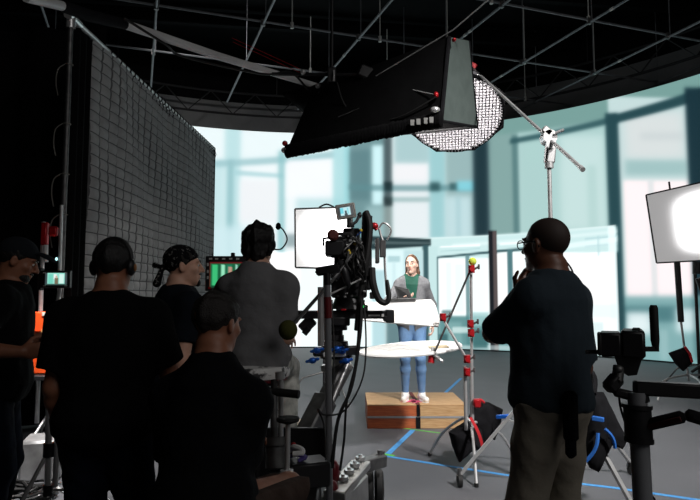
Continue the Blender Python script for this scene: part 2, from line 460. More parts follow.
class Person:
    TT = [-.14, -.06, 0, .10, .20, .32, .42, .48, .52, .56, .60]
    TA = [.09, .160, .170, .158, .150, .165, .168, .134, .088, .062, .056]
    TB = [.08, .112, .118, .106, .102, .114, .114, .098, .080, .062, .058]
    def __init__(s, label, x, y, yaw, skin, size=1.0, wide=1.0, deep=1.0, belly=0, zp=.95, lean=(0, 0), twist=0, head=(0, 0, 0),
                 arms=None, legs=None, h=.006, female=False, z0=0, shw=1.0, t0=-.14, slope=.05):
        s.k = size; s.wide = wide; s.deep = deep; s.h = h; s.female = female; s.belly = belly; s.t0 = t0; s.slope = slope
        s.root = thing('person', label, 'person', (x, y, z0))
        s.xf = Matrix.Translation((x, y, z0)) @ Matrix.Rotation(yaw, 4, 'Z')
        k = size; s.O = np.array([0, 0, zp], float); s.Rs = rotm(0, -lean[0], lean[1]); s.tw = twist
        Rt = s.Rs @ rotm(twist); s.Rt = Rt
        up = s.Rs @ np.array([0, 0, 1.])
        s.nb = s.O+up*.53*k
        sx = .178*wide**.6*k*(.88 if female else 1)*shw
        s.sh = {g: s.O+up*(.435-slope*.30)*k+Rt@np.array([sg*sx, 0, 0]) for g, sg in (('L', -1), ('R', 1))}
        s.hip = {g: s.O+s.Rs@np.array([sg*.085*k*min(wide, 1.12), 0, -.03*k]) for g, sg in (('L', -1), ('R', 1))}
        s.Rh = rotm(*head); s.hc = s.nb+up*.05*k+np.array([0, 0, .078*k])+Rt@np.array([0, .028*k, 0])
        s.el = {}; s.wr = {}; s.hd = {}
        for g, sg in (('L', -1), ('R', 1)):
            t = (arms or {}).get(g) or {}
            w = t.get('wrist', s.sh[g]+np.array([sg*.07, .03, -.54*k])); hint = t.get('hint', (sg*.3, -1, 0))
            s.el[g], s.wr[g] = ik(s.sh[g], w, .295*k, .265*k, hint)
            d = np.array(t.get('dir', s.wr[g]-s.el[g]), float); d /= np.linalg.norm(d)
            n = np.array(t.get('palm', (-sg, 0, 0)), float); n -= d*(n@d); n /= np.linalg.norm(n)
            s.hd[g] = (d, n, t.get('curl', .35), t.get('thumb', .5))
        s.kn = {}; s.an = {}
        for g, sg in (('L', -1), ('R', 1)):
            t = (legs or {}).get(g) or {}
            a = t.get('ankle', (sg*.11*k, -.02, .085*k)); s.kn[g], s.an[g] = ik(s.hip[g], a, .44*k, .43*k, t.get('hint', (sg*.1, 1, 0)))
            s.an[g] = np.array(s.an[g])
        s.foot = {g: np.array(((legs or {}).get(g) or {}).get('toe', (sg*.12, 1, 0)), float) for g, sg in (('L', -1), ('R', 1))}
        s.skin = skin
        pts = np.array([s.O, s.nb, s.hc]+list(s.el.values())+list(s.wr.values())+list(s.kn.values())+list(s.an.values())+list(s.sh.values()))
        s.lo = pts.min(0)-.25; s.hi = pts.max(0)+.25; s.lo[2] = max(s.lo[2], -.03)
    def loft(s, p, off=0, mina=None, t0=-.14, t1=.6, flare=0):
        q = (p-s.O.astype(np.float32))@s.Rs.astype(np.float32); t = q[:, 2]/s.k
        off = off+flare*np.clip((.12-t)/.12, 0, 1)
        a = -s.tw*np.clip(t/.48, 0, 1); c, n = np.cos(a), np.sin(a)
        x = q[:, 0]*c-q[:, 1]*n; y = q[:, 0]*n+q[:, 1]*c
        TA, TB = list(s.TA), list(s.TB)
        for i_, f_ in ((6, .6), (7, 1.3), (8, 1.2)): TA[i_] *= 1-s.slope*f_
        if s.female:
            TA = [.09, .165, .172, .145, .124, .138, .145, .135, .10, .056, .047]; TB = [.08, .115, .115, .092, .085, .108, .105, .085, .07, .054, .05]
        if mina is not None: TA = [max(v, mina*(.9 if i < 4 else 1)) if 0 < i < 6 else v for i, v in enumerate(TA)]; TB = [max(v, .108) if 0 < i < 6 else v for i, v in enumerate(TB)]
        A = np.interp(t, s.TT, TA)*s.k*np.interp(t, [.3, .5, .56], [s.wide, s.wide**.7, 1.05])+off
        Bv = np.interp(t, s.TT, TB)*s.k*np.interp(t, [.3, .5, .56], [s.deep, s.deep**.6, 1.05])+off
        y = y-s.belly*np.exp(-((t-.12)/.14)**2)*.5
        Bv = Bv+s.belly*np.exp(-((t-.12)/.14)**2)*.5
        d = (np.power(np.power(np.abs(x/A), 2.3)+np.power(np.abs(y/Bv), 2.3)+1e-9, 1/2.3)-1)*np.minimum(A, Bv)
        return smax(d, np.maximum(q[:, 2]-t1*s.k, t0*s.k-q[:, 2]), .03), q
    def head_sdf(s, p):
        k = s.k; q = ((p-s.hc.astype(np.float32))@s.Rh.astype(np.float32))/k; f = s.female
        if f: q = q/np.array([.95, 1, 1.05], np.float32)
        q = q.copy(); q[:, 0] = np.abs(q[:, 0])
        w = .93 if f else 1.0
        d = ell(q, (0, -.014, .032), (.076*w, .097, .088))
        d = smin(d, ell(q, (0, .020, -.030), (.064*w*(.93 if f else 1), .072, .088)), .03)
        d = smin(d, ell(q, (0, .045, -.086), (.040*w*(.72 if f else 1), .040, .030)), .03)
        d = smin(d, ell(q, ((.032 if f else .040)*w, .005, -.060), (.022, .035, .035)), .03)
        d = smin(d, ell(q, (.046*w, .058, -.022), (.020, .020, .018)), .02)
        d = smin(d, ell(q, (.028, .080 if f else .082, .026), (.026, .012, .007)), .016)
        d = smax(d, -ell(q, (.032, .104, .004), (.019, .017, .013)), .012)
        d = smin(d, ell(q, (.031, .079, .003), (.0125, .0115, .0115)), .003)
        d = smin(d, rcone(q, (0, .092, .012), (0, .108 if f else .113, -.027), .0075 if f else .009, .0095 if f else .0125), .010)
        d = smin(d, ell(q, (.0095 if f else .0115, .095, -.032), (.0075 if f else .009, .012, .007)), .006)
        d = smin(d, ell(q, (0, .090, -.058), (.024, .011, .0055)), .006)
        d = smin(d, ell(q, (0, .088, -.069), (.020, .011, .006)), .006)
        d = smin(d, ell(q, (0, .074, -.099), (.020, .018, .015)), .016)
        e = ell(q, (.078*w, -.008, -.006), (.010, .020, .032), np.array(Matrix.Rotation(.35, 3, 'Z')))
        e = smax(e, -ell(q, (.090*w, .0, -.002), (.008, .011, .018)), .006)
        d = smin(d, e, .008)
        return d*k
    def hand_sdf(s, p, g):
        k = s.k; d, n, curl, th = s.hd[g]; u = np.cross(n, d)*(-1 if g == 'R' else 1)
        F = np.stack([u, n, d], 1).astype(np.float32); q = ((p-s.wr[g].astype(np.float32))@F)/k
        r = ell(q, (0, 0, .045), (.042, .017, .056))
        r = smin(r, ell(q, (.0, .002, .078), (.040, .0135, .020)), .012)
        fing = None
        for i, (x, L, rad) in enumerate(((.031, .070, .0092), (.0105, .079, .0096), (-.0105, .073, .0092), (-.031, .056, .0080))):
            a = np.array([x, 0, .086+(.004 if i in (1, 2) else -.002)]); ang = .15+curl*.3; sp = (x/.031)*.06
            for j, (fr, rr) in enumerate(((.46, 1), (.30, .92), (.24, .84))):
                dv = np.array([math.sin(sp), math.sin(ang), math.cos(ang)]); b = a+dv*L*fr
                c = rcone(q, a, b, rad*rr, rad*(rr-.08)); fing = c if fing is None else smin(fing, c, .002)
                a = b; ang += curl*1.1
        r = smin(r, fing, .007)
        a = np.array([.030, .004, .022]); dv = np.array([.72, .25+.4*th*.5, .62]); dv /= np.linalg.norm(dv); b = a+dv*.042
        t = rcone(q, a, b, .0135, .0105); dv2 = np.array([.35-.3*th, .2+th*.5, .85]); dv2 /= np.linalg.norm(dv2)
        t = smin(t, rcone(q, b, b+dv2*.034, .0105, .0085), .005)
        return smin(r, t, .010)*k
    def arm(s, p, g, off=0, up=1.0):
        k = s.k*(.86 if s.female else 1)*(1+.35*(s.wide-1))
        d = rcone(p, s.sh[g], s.el[g], .056*k+off, .042*k+off)
        m = s.el[g]+(s.wr[g]-s.el[g])*.25
        d = smin(d, rcone(p, s.el[g], m, .041*k+off, .044*k+off), .02)
        return smin(d, rcone(p, m, s.wr[g], .044*k+off, .027*k+off), .02)
    def leg(s, p, g, off=0, straight=0):
        k = s.k*(.94 if s.female else 1)
        d = rcone(p, s.hip[g], s.kn[g], .088*k+off, .055*k+off)
        v = s.an[g]-s.kn[g]; m = s.kn[g]+v*.3; b = m-np.array([0, .012, 0])
        e = .058*k if straight else .036*k
        return smin(smin(d, rcone(p, s.kn[g], b, .053*k+off, .054*k+off), .03), rcone(p, b, s.an[g], .054*k+off, e+off), .03)
    def body(s, feet=True):
        k = s.k
        def f(p):
            d, _ = s.loft(p, t0=s.t0)
            for g in 'LR':
                d = smin(d, rcone(p, s.sh[g], s.nb-(s.nb-s.O)*.02, .055*k, .052*k), .03)
                d = smin(d, s.arm(p, g), .02)
                d = smin(d, s.leg(p, g), .03)
                t = s.foot[g]/np.linalg.norm(s.foot[g]); a = s.an[g]
                d = smin(d, rcone(p, a+np.array([0, 0, -.03])-t*.03, a+np.array([0, 0, -.055])+t*.13, .034*k, .026*k), .03)
            r = (.043 if s.female else .058)*k
            d = smin(d, rcone(p, s.nb, s.hc+s.Rh@np.array([0, -.02, -.05])*k, r*1.05, r*.95), .025)
            d = smin(d, s.head_sdf(p), .012)
            for g in 'LR': d = smin(d, s.hand_sdf(p, g), .012)
            return d
        return sobj('body', f, s.lo, s.hi, s.h, s.xf, s.skin, s.root)
    def top(s, mat, name='t_shirt', off=.013, hem=-.10, sleeve=.66, srad=(.068, .062), wrin=.004, seed=1, mina=.165, neck=.54, open_front=False, h=None, k2=.05, flare=.024):
        k = s.k
        def f(p):
            w = wob(p, wrin, 26, seed)
            d, q = s.loft(p, off, mina, hem, neck, flare)
            for g in 'LR':
                d = smin(d, rcone(p, s.sh[g], s.nb-(s.nb-s.O)*.06, .055*k+off, .050*k+off), .04)
                up = s.el[g]-s.sh[g]; n = up/np.linalg.norm(up)
                if sleeve <= 1:
                    e = s.sh[g]+up*sleeve
                    a = rcone(p, s.sh[g]-n*.01, e+n*.05, srad[0]*k*s.wide**.5, srad[1]*k*s.wide**.5)
                    a = smax(a, (p-e.astype(np.float32))@n.astype(np.float32), .008)
                else:
                    e = s.el[g]+(s.wr[g]-s.el[g])*(sleeve-1); n2 = (s.wr[g]-s.el[g]); n2 = n2/np.linalg.norm(n2)
                    a = smin(rcone(p, s.sh[g], s.el[g], srad[0]*k, srad[1]*k), rcone(p, s.el[g], e+n2*.03, srad[1]*k, srad[1]*k*.8), .03)
                    a = smax(a, np.where(((p-s.el[g].astype(np.float32))@n2.astype(np.float32)) > 0, (p-e.astype(np.float32))@n2.astype(np.float32), -1), .006)
                d = smin(d, a, k2)
            d = d+w
            d = smax(d, -rcone(p, s.nb+s.Rt@np.array([0, .02, -.0])*k, s.nb+s.Rt@np.array([0, .035, .12])*k, .062*k, .07*k), .008)
            d = np.maximum(d, hem*k-q[:, 2])
            if open_front:
                r = q[:, 1]; wd = np.interp(q[:, 2]/k, [0, .12, .25, .50], [.03, .014, .045, .080])*k
                d = smax(d, np.minimum(wd-np.abs(q[:, 0]), r-.0), .006)
                inner, _ = s.loft(p, off-.010, mina)
                d = np.where((r > 0), np.maximum(d, -inner), d)
            return d
        return sobj(name, f, s.lo, s.hi, h or s.h*1.15, s.xf, mat, s.root)
    def legs_(s, mat, name='trousers', off=.014, waist=.05, straight=1, cut=.0, wrin=.004, seed=7, short=None, h=None):
        k = s.k
        def f(p):
            d, q = s.loft(p, min(off, .007), None, s.t0, waist+.03)
            for g in 'LR':
                if short:
                    e = s.hip[g]+(s.kn[g]-s.hip[g])*short; n = (s.kn[g]-s.hip[g]); n = n/np.linalg.norm(n)
                    a = np.maximum(rcone(p, s.hip[g], s.kn[g], .095*k+off, .082*k+off), (p-e.astype(np.float32))@n.astype(np.float32))
                else:
                    a = s.leg(p, g, off, straight); n = s.an[g]-s.kn[g]; n = n/np.linalg.norm(n); e = s.an[g]-n*cut
                    a = np.maximum(a, (p-e.astype(np.float32))@n.astype(np.float32))
                d = smin(d, a, .05)
            d = d+wob(p, wrin, 24, seed)
            return np.maximum(d, q[:, 2]-waist*k)
        lo = s.lo.copy()
        return sobj(name, f, lo, s.hi, h or s.h*1.15, s.xf, mat, s.root)
    def shoes(s, mat, sole, h=.005):
        for g in 'LR':
            t = s.foot[g]/np.linalg.norm(s.foot[g]); a = s.an[g]; z = np.array([0, 0, 1.]); k = s.k
            def f(p, a=a, t=t):
                b = a*np.array([1, 1, 1.])-z*.045
                d = rcone(p, b-t*.035, b+t*.145-z*.008, .040*k, .034*k)
                d = smin(d, rcone(p, a-z*.02, a+z*.01, .045*k, .043*k), .03)
                d = smax(d, (a[2]-.082)-p[:, 2], .005)
                return smax(d, p[:, 2]-(a[2]+.02), .005)
            o = sobj('shoe', f, a-.26, a+.26, h, s.xf, mat, s.root)
            mb = MB(); base = a-z*.083
            x = np.cross(t, z)
            pts = [base-t*.07+x*c*0 for c in (0,)]
            poly = [base+t*(math.cos(q)*.115+.055)+x*math.sin(q)*(.046+.006*math.cos(q)) for q in np.linspace(0, 2*math.pi, 20, endpoint=False)]
            mb.prism([s.xf@V(p) for p in poly], (0, 0, .018)); obj('sole', mb, sole, o)
    def hair(s, mat, style='short', name='hair', seed=3, amp=.004, h=.005):
        k = s.k
        def f(p):
            q = ((p-s.hc.astype(np.float32))@s.Rh.astype(np.float32))/k; w = .95 if s.female else 1
            n = wob(q, amp, 70, seed)
            if style == 'short':
                d = ell(q, (0, -.014, .036), (.081*w, .103, .092)); d = smax(d+n, (q[:, 1]-q[:, 2]-.014)/1.414, .012)
            elif style == 'stubble':
                d = ell(q, (0, -.014, .032), (.0775, .0985, .0895)); d = smax(d, (q[:, 1]-q[:, 2]*.75+.005)/1.3, .01)
            elif style == 'shaggy':
                d = ell(q, (0, -.018, .036), (.094, .112, .102)); d = smin(d, ell(q, (0, -.055, -.065), (.072, .058, .062)), .04)
                d = smin(d, ell(q, (0, -.03, -.03), (.092, .06, .06)), .03)
                d = smax(d+n*1.6, (q[:, 1]-q[:, 2]-.035)/1.414, .015)
            elif style == 'long':
                d = ell(q, (0, -.014, .034), (.079*w, .102, .091)); d = smax(d, (q[:, 1]-q[:, 2]*.8+.006)/1.28, .010)
                qa = q.copy(); qa[:, 0] = np.abs(qa[:, 0])
                d = smin(d, ell(q, (0, -.065, -.08), (.072, .045, .13)), .03)
                d = smin(d, rcone(qa, (.068, -.022, .03), (.070, -.030, -.10), .014, .018), .02)
                d = smin(d, rcone(qa, (.070, -.030, -.10), (.066, -.012, -.19), .018, .009), .02)
                d = d+n
            elif style == 'beard':
                d = ell(q, (0, .034, -.078), (.058, .062, .052)); d = smax(d, q[:, 2]+.036+np.abs(q[:, 0])*.0-.0, .01)
                d = smin(d, ell(q, (0, .090, -.048), (.028, .014, .007)), .01)
                d = smax(d, -ell(q, (0, .10, -.064), (.020, .02, .006)), .004); d = d+n*.5
                d = smax(d, .0-q[:, 1]-.005, .01)
            elif style == 'goatee':
                d = ell(q, (0, .082, -.098), (.024, .018, .024)); d = smin(d, ell(q, (0, .093, -.048), (.026, .011, .006)), .006); d = d+n*.5
            elif style == 'bandana':
                d = ell(q, (0, -.016, .038), (.083, .105, .093)); d = smax(d+n*.4, (q[:, 1]*.55-q[:, 2]+.005)/1.14, .006)
                d = smin(d, ell(q, (0, -.118, -.005), (.022, .018, .018)), .012)
                d = smin(d, rcone(q, (0, -.122, -.01), (.03, -.15, -.10), .012, .024), .012)
                d = smin(d, rcone(q, (0, -.122, -.005), (-.05, -.165, .01), .010, .018), .010)
            elif style == 'cap':
                d = ell(q, (0, -.012, .045), (.084, .106, .090)); d = smax(d, .028-q[:, 2]+(q[:, 1]*.1), .006)
                br = ell(q, (0, .115, .036), (.078, .085, .05)); br = smax(br, -ell(q, (0, .105, .026), (.088, .10, .05)), .004); br = smax(br, .07-q[:, 1], .004)
                d = smin(d, br, .006)
            return d*k
        R = np.array([.2, .2, .33])*k
        return sobj(name, f, s.hc-R-np.array([0, .05, 0]), s.hc+R, h, s.xf, mat, s.root)
    def hp(s, x, y, z):
        return s.xf @ V(s.hc+s.Rh@np.array([x, y, z])*s.k)
    def lp(s, x, y, z): return s.xf @ V((x, y, z))
    def tp(s, x, y, t):
        """point in the torso's frame"""
        return s.xf @ V(s.O+s.Rs@np.array([x, y, t])*s.k)
    def eyes(s, dark):
        for sx in (-1, 1):
            part(s.root, 'eye', MATS['eye_white'], lambda m: m.ell(s.hp(sx*.031, .0793, .003), (.0118*s.k, .0118*s.k, .0095*s.k), nu=12, nv=8))
            part(s.root, 'iris', dark, lambda m: m.ell(s.hp(sx*.031, .0875, .003), (.0058*s.k,)*3, nu=8, nv=6))
            part(s.root, 'eyebrow', dark, lambda m: m.tube([s.hp(sx*.014, .098, .024), s.hp(sx*.032, .096, .031), s.hp(sx*.049, .082, .026)], [.0035*s.k, .004*s.k, .002*s.k], 6, smooth=3))
# ---------------------------------------------------------------- camera and world
cam = bpy.data.cameras.new('camera'); cam.lens = 600/700*36; cam.sensor_width = 36; cam.clip_end = 200
co = bpy.data.objects.new('camera', cam); COL.objects.link(co)
co.location = (0, 0, EYE); co.rotation_euler = (math.pi/2+PITCH, 0, 0); SC.camera = co
w = bpy.data.worlds.new('world'); SC.world = w; w.use_nodes = True
w.node_tree.nodes['Background'].inputs[0].default_value = (.5, .55, .6, 1); w.node_tree.nodes['Background'].inputs[1].default_value = .004
SC.view_settings.view_transform = 'Standard'; SC.view_settings.look = 'None'; SC.view_settings.gamma = 1; SC.view_settings.exposure = 0
SC.cycles.max_bounces = 6; SC.cycles.diffuse_bounces = 3
SC.cycles.use_denoising = True
def proj(p):
    d = V(p)-V((0, 0, EYE)); f = V((0, math.cos(PITCH), math.sin(PITCH))); u = V((0, -math.sin(PITCH), math.cos(PITCH)))
    z = d.dot(f); return 350+600*d.x/z, 250-600*d.dot(u)/z
def pbox(m, x0, y0, x1, y1, Y, dep, bev=.004, yaw=0, ray=0):
    a = P(x0, y0, Y); b = P(x1, y1, Y); c = (a+b)/2
    if ray:
        t = math.atan2(c.x, c.y)
        return m.box(c+V((math.sin(t), math.cos(t), 0))*dep/2, (abs(b.x-a.x)*math.cos(t), dep, abs(b.z-a.z)), Matrix.Rotation(-t, 3, 'Z'), bev)
    return m.box(c+V((0, dep/2, 0)), (abs(b.x-a.x), dep, abs(b.z-a.z)), Matrix.Rotation(yaw, 3, 'Z'), bev)

# ---------------------------------------------------------------- materials
floor_m = M('studio_floor_paint', (86, 87, 91), .6, vary=(1.3, (93, 94, 98)), bump=(60, .06, .002))
black_paint = M('black_paint', (10, 11, 12), .9, vary=(2.5, (16, 17, 18)))
drape_black = M('black_drape', (12, 12, 13), .95, bump=(9, .3, .03))
wall_grey = M('grey_wall_sheet', (120, 122, 124), .9, vary=(.8, (140, 141, 142)), bump=(3, .3, .05))
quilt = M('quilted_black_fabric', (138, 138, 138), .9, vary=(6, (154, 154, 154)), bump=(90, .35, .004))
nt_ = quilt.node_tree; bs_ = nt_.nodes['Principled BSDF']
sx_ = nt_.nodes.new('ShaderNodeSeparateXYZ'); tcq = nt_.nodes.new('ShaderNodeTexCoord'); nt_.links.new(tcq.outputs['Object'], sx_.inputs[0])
def seam_shade(out, per, off, w_):
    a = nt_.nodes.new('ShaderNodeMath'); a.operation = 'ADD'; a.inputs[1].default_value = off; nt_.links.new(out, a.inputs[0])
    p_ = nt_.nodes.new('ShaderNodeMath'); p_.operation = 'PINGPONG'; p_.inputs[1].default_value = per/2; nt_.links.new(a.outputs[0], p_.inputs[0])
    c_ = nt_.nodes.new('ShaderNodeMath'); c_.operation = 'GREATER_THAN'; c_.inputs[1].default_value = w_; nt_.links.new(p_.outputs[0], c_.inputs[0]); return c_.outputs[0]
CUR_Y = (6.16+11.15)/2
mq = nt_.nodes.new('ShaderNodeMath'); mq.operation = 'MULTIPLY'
nt_.links.new(seam_shade(sx_.outputs['Y'], .22, CUR_Y+2.2, .014), mq.inputs[0]); nt_.links.new(seam_shade(sx_.outputs['Z'], .118, 1.18+.03, .006), mq.inputs[1])
mx = nt_.nodes.new('ShaderNodeMix'); mx.data_type = 'RGBA'; mx.inputs[6].default_value = rgb((84, 84, 85)); nt_.links.new(mq.outputs[0], mx.inputs[0])  # crease shade put into the colour as darker grey lines
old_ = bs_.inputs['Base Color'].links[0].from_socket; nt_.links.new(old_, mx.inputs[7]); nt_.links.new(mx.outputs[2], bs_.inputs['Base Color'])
steel = M('brushed_steel', (206, 206, 206), .38, .6, vary=(14, (188, 188, 188)))
chrome = M('chrome', (222, 222, 222), .25, .65)
dull = M('grey_alloy', (120, 120, 120), .5, .8, vary=(20, (96, 96, 96)))
pipe_m = M('dark_pipe', (120, 122, 126), .5, .2, vary=(5, (100, 102, 106)))
blk = M('black_metal', (28, 28, 30), .45, .1, vary=(20, (34, 34, 36)))
blkp = M('black_plastic', (28, 28, 31), .45)
rub = M('black_rubber', (15, 15, 15), .7)
blkf = M('black_fabric', (17, 17, 19), .92, vary=(14, (25, 25, 28)), bump=(40, .3, .006))
flap_m = M('grey_green_fabric', (80, 90, 87), .9, vary=(8, (87, 97, 94)), bump=(60, .2, .003))
red = M('red_anodised', (178, 26, 34), .35, .3)
redf = M('red_webbing', (196, 30, 40), .8)
blue = M('blue_anodised', (24, 92, 190), .35, .35)
bluef = M('blue_webbing', (28, 96, 178), .8)
yel = M('yellow_plastic', (208, 178, 40), .5)
ball_m = M('tennis_ball_felt', (192, 206, 78), .95, bump=(120, .5, .003))
olive = M('olive_foam', (78, 80, 42), .95, bump=(70, .5, .004))
white = M('white_board', (246, 246, 244), .8, bump=(30, .05, .002))
whitep = M('white_paint', (220, 220, 218), .55)
eye_w = M('eye_white', (225, 222, 218), .3)
dark_eye = M('dark_iris', (36, 26, 20), .3)
orange = M('orange_plastic', (236, 84, 26), .5, vary=(9, (222, 72, 22)))
wood = M('birch_plywood', (196, 160, 116), .6, vary=(7, (174, 134, 90)), stretch=(1.2, 9, 9), bump=(40, .1, .003))
wood_red = M('reddish_plywood', (178, 92, 50), .6, vary=(7, (150, 70, 38)), stretch=(1.2, 9, 9), bump=(40, .1, .003))
tape_blue = M('blue_tape', (64, 140, 206), .7, vary=(20, (80, 156, 214)))
tape_green = M('green_tape', (92, 190, 70), .7)
tape_grey = M('grey_tape', (138, 140, 142), .6)
pink = M('pink_tape', (206, 70, 110), .7)
glass_m = M('dark_glass', (10, 12, 14), .45, 0, spec=.2)
mark = M('pale_print', (196, 196, 192), .7)

# ---------------------------------------------------------------- the studio shell
def struct(name, mb, m, **k): return tag(obj(name, mb, m, **k), kind='structure')
struct('floor', MB().box((1, 8, -.05), (22, 27, .1)), floor_m)
struct('ceiling', MB().box((1, 8, 8.9), (22, 27, .1)), black_paint)
struct('wall_left', MB().box((-9.6, 8, 4.4), (.1, 27, 9)), black_paint)
struct('wall_right', MB().box((11.6, 8, 4.4), (.1, 27, 9)), black_paint)
struct('wall_front', MB().box((1, -5.2, 4.4), (22, .1, 9)), black_paint)
XC, YC, RW = -.7, 7.8, 9.6
def arc(s, z, r=RW): return V((XC+r*math.sin(s/RW), YC+r*math.cos(s/RW), z))
def arcbox(m, s0, s1, z0, z1, r0, r1, n):
    vs = []; fs = []
    for i in range(n+1):
        s = s0+(s1-s0)*i/n
        vs += [arc(s, z0, r0), arc(s, z1, r0), arc(s, z1, r1), arc(s, z0, r1)]
    for i in range(n):
        a = i*4
        for k in range(4): fs.append((a+k, a+(k+1) % 4, a+4+(k+1) % 4, a+4+k))
    fs += [(0, 1, 2, 3), (n*4+3, n*4+2, n*4+1, n*4)]
    return m.add(vs, fs)
struct('wall_back', arcbox(MB(), -9.5, 14, 0, 7.6, 11.2, 11.3, 60), wall_grey)
struct('trim_4', arcbox(MB(), -9.5, 14, 7.6, 8.85, 11.18, 11.3, 60), black_paint)

# ---------------------------------------------------------------- the curved led wall
led = thing('led_wall', 'huge curved screen wall showing a blurred bright teal glass office', 'led wall', arc(2, 0))
S0, S1, ZT = -6.0, 11.6, 6.27
scr_m = EMV('led_screen', 1.0, .6)
NS, NZ = 460, 170
mb = MB(); vs = []; fs = []
for i in range(NS+1):
    for j in range(NZ+1): vs.append(arc(S0+(S1-S0)*i/NS, .03+(ZT-.03)*j/NZ))
for i in range(NS):
    for j in range(NZ):
        a = i*(NZ+1)+j; fs.append((a, a+1, a+NZ+2, a+NZ+1))
mb.add(vs, fs)
scr = obj('screen', mb, scr_m, led, flip=False)
LUT = np.array([lin(i) for i in range(256)])
def picture(co):
    i, j = np.divmod(np.arange(len(co)), NZ+1)
    s = S0+(S1-S0)*i/NS; z = .03+(ZT-.03)*j/NZ
    c = np.tile(np.array([190., 216, 217]), (len(s), 1))
    sg = lambda x: 1/(1+np.exp(-np.clip(x, -40, 40)))
    for (a, b, t0, t1, b0, b1, r, g, bl, al, sf) in PICTURE:
        u = (s-a)/(b-a); top = t0+(t1-t0)*u; bot = b0+(b1-b0)*u; q = sf*.27+1e-3
        m = sg((s-a)/q)*sg((b-s)/q)*sg((top-z)/q)*sg((z-bot)/q)*al
        c = c*(1-m[:, None])+np.array([r, g, bl])*m[:, None]
    c = c*.84+c.mean(1)[:, None]*.16
    c = np.clip(c*1.12-12, 0, 255)/255
    return np.where(c <= .04045, c/12.92, ((c+.055)/1.055)**2.4)*1.06
paint(scr, picture)
part(led, 'panel_frame', blk, lambda m: arcbox(m, S0, S1, 0, ZT+.0, RW+.012, RW+.14, 60))
part(led, 'base_plinth', blk, lambda m: arcbox(m, S0, S1, 0, .03, RW-.03, RW+.012, 60))

# ---------------------------------------------------------------- truss behind the wall's top, and the pipe grid
tr = thing('ceiling_truss', 'black curved truss running above the top of the screen wall', 'truss', arc(2, 6.85))
for nm, z in (('bottom_chord', 6.9), ('top_chord', 7.55)):
    part(tr, nm, blk, lambda m: m.tube([arc(s, z, RW+.55) for s in np.linspace(-7, 11.5, 50)], .035, 8))
sp = np.linspace(-7, 11.5, 31)
for i in range(30):
    za, zb = (6.9, 7.55) if i % 2 else (7.55, 6.9)
    part(tr, 'brace', blk, lambda m: m.cyl(arc(sp[i], za, RW+.55), arc(sp[i+1], zb, RW+.55), .017, n=6))
for i in (2, 9, 16, 23, 29):
    part(tr, 'hanger', blk, lambda m: m.cyl(arc(sp[i], 7.55, RW+.55), arc(sp[i], 8.85, RW+.55), .012, n=6))
gd = thing('lighting_grid', 'dark crossed pipe grid hung on rods under the black ceiling', 'pipe grid', (1, 13, 6.8))
ga = V((-math.sin(math.radians(19.5)), math.cos(math.radians(19.5)), 0)); gb = V((ga.y, -ga.x, 0))
gp0 = V((.63, 10.8, 6.8)); gq0 = V((2.47, 12.9, 6.8)); o0 = gq0-ga*0
bk = [(gp0-gq0).dot(gb)+2.0*k for k in range(-4, 5)]
aj = [2.2*j for j in range(-2, 2)]
for k, t in enumerate(bk):
    part(gd, 'pipe', pipe_m, lambda m: m.cyl(gq0+gb*t-ga*5.5, gq0+gb*t+ga*(5.0 if t < 3.5 else 3.2 if t < 5 else 2.0), .026, n=8))
for t in aj:
    part(gd, 'pipe', pipe_m, lambda m: m.cyl(gq0+ga*t-gb*8.6+V((0, 0, .055)), gq0+ga*t+gb*6.8+V((0, 0, .055)), .024, n=8))
for t in bk:
    for u in aj:
        c = gq0+gb*t+ga*u
        if not (-7.5 < c.x < 9.3 and c.y < 17.5) or c.y < 9: continue
        part(gd, 'clamp', dull, lambda m: m.box(c+V((0, 0, .03)), (.09, .07, .13), Matrix.Rotation(.34, 3, 'Z'), .01))
        part(gd, 'hanger_rod', pipe_m, lambda m: m.cyl(c+V((.05, 0, .06)), V((c.x+.05, c.y, 8.85)), .011, n=6))
for t, u in [(.3, -.9), (2.4, .8), (4.3, -.9), (-3.2, .9), (-1.3, -1.1), (4.6, 1.4), (2.3, -2.8), (-3.6, -1.5), (0.9, 1.9)]:
    tt = min(bk, key=lambda x: abs(x-t)); c = gq0+gb*tt+ga*u
    part(gd, 'tape_wrap', mark, lambda m: m.cyl(c-ga*.05, c+ga*.05, .030, n=8))
for t, u in [(-4.2, 0), (-2.3, 0), (-.7, 0), (1.3, 0), (3.3, 0), (-3.2, 2.2), (-1.2, 2.2), (.6, 2.2), (2.9, 2.2), (-1.0, -2.2), (1.2, -2.2), (4.4, -2.2)]:
    c = gq0+gb*(t+.35)+ga*u+V((0, 0, .055))
    part(gd, 'hanger_rod', mark, lambda m: m.cyl(c, V((c.x, c.y, 8.2)), .012, n=6))
    part(gd, 'tape_wrap', mark, lambda m: m.cyl(c-V((0, 0, .05)), c+V((0, 0, .07)), .035, n=8))
# beams of the roof seen faintly above the grid
for i, y in enumerate((10.2, 12.6, 15.0)):
    b = obj('roof_beam', MB().beam((-9, y-.9, 8.55), (10.5, y+1.9, 8.55), .16, .34), black_paint); tag(b, kind='structure'); b.name = 'trim_%d' % (i+1)

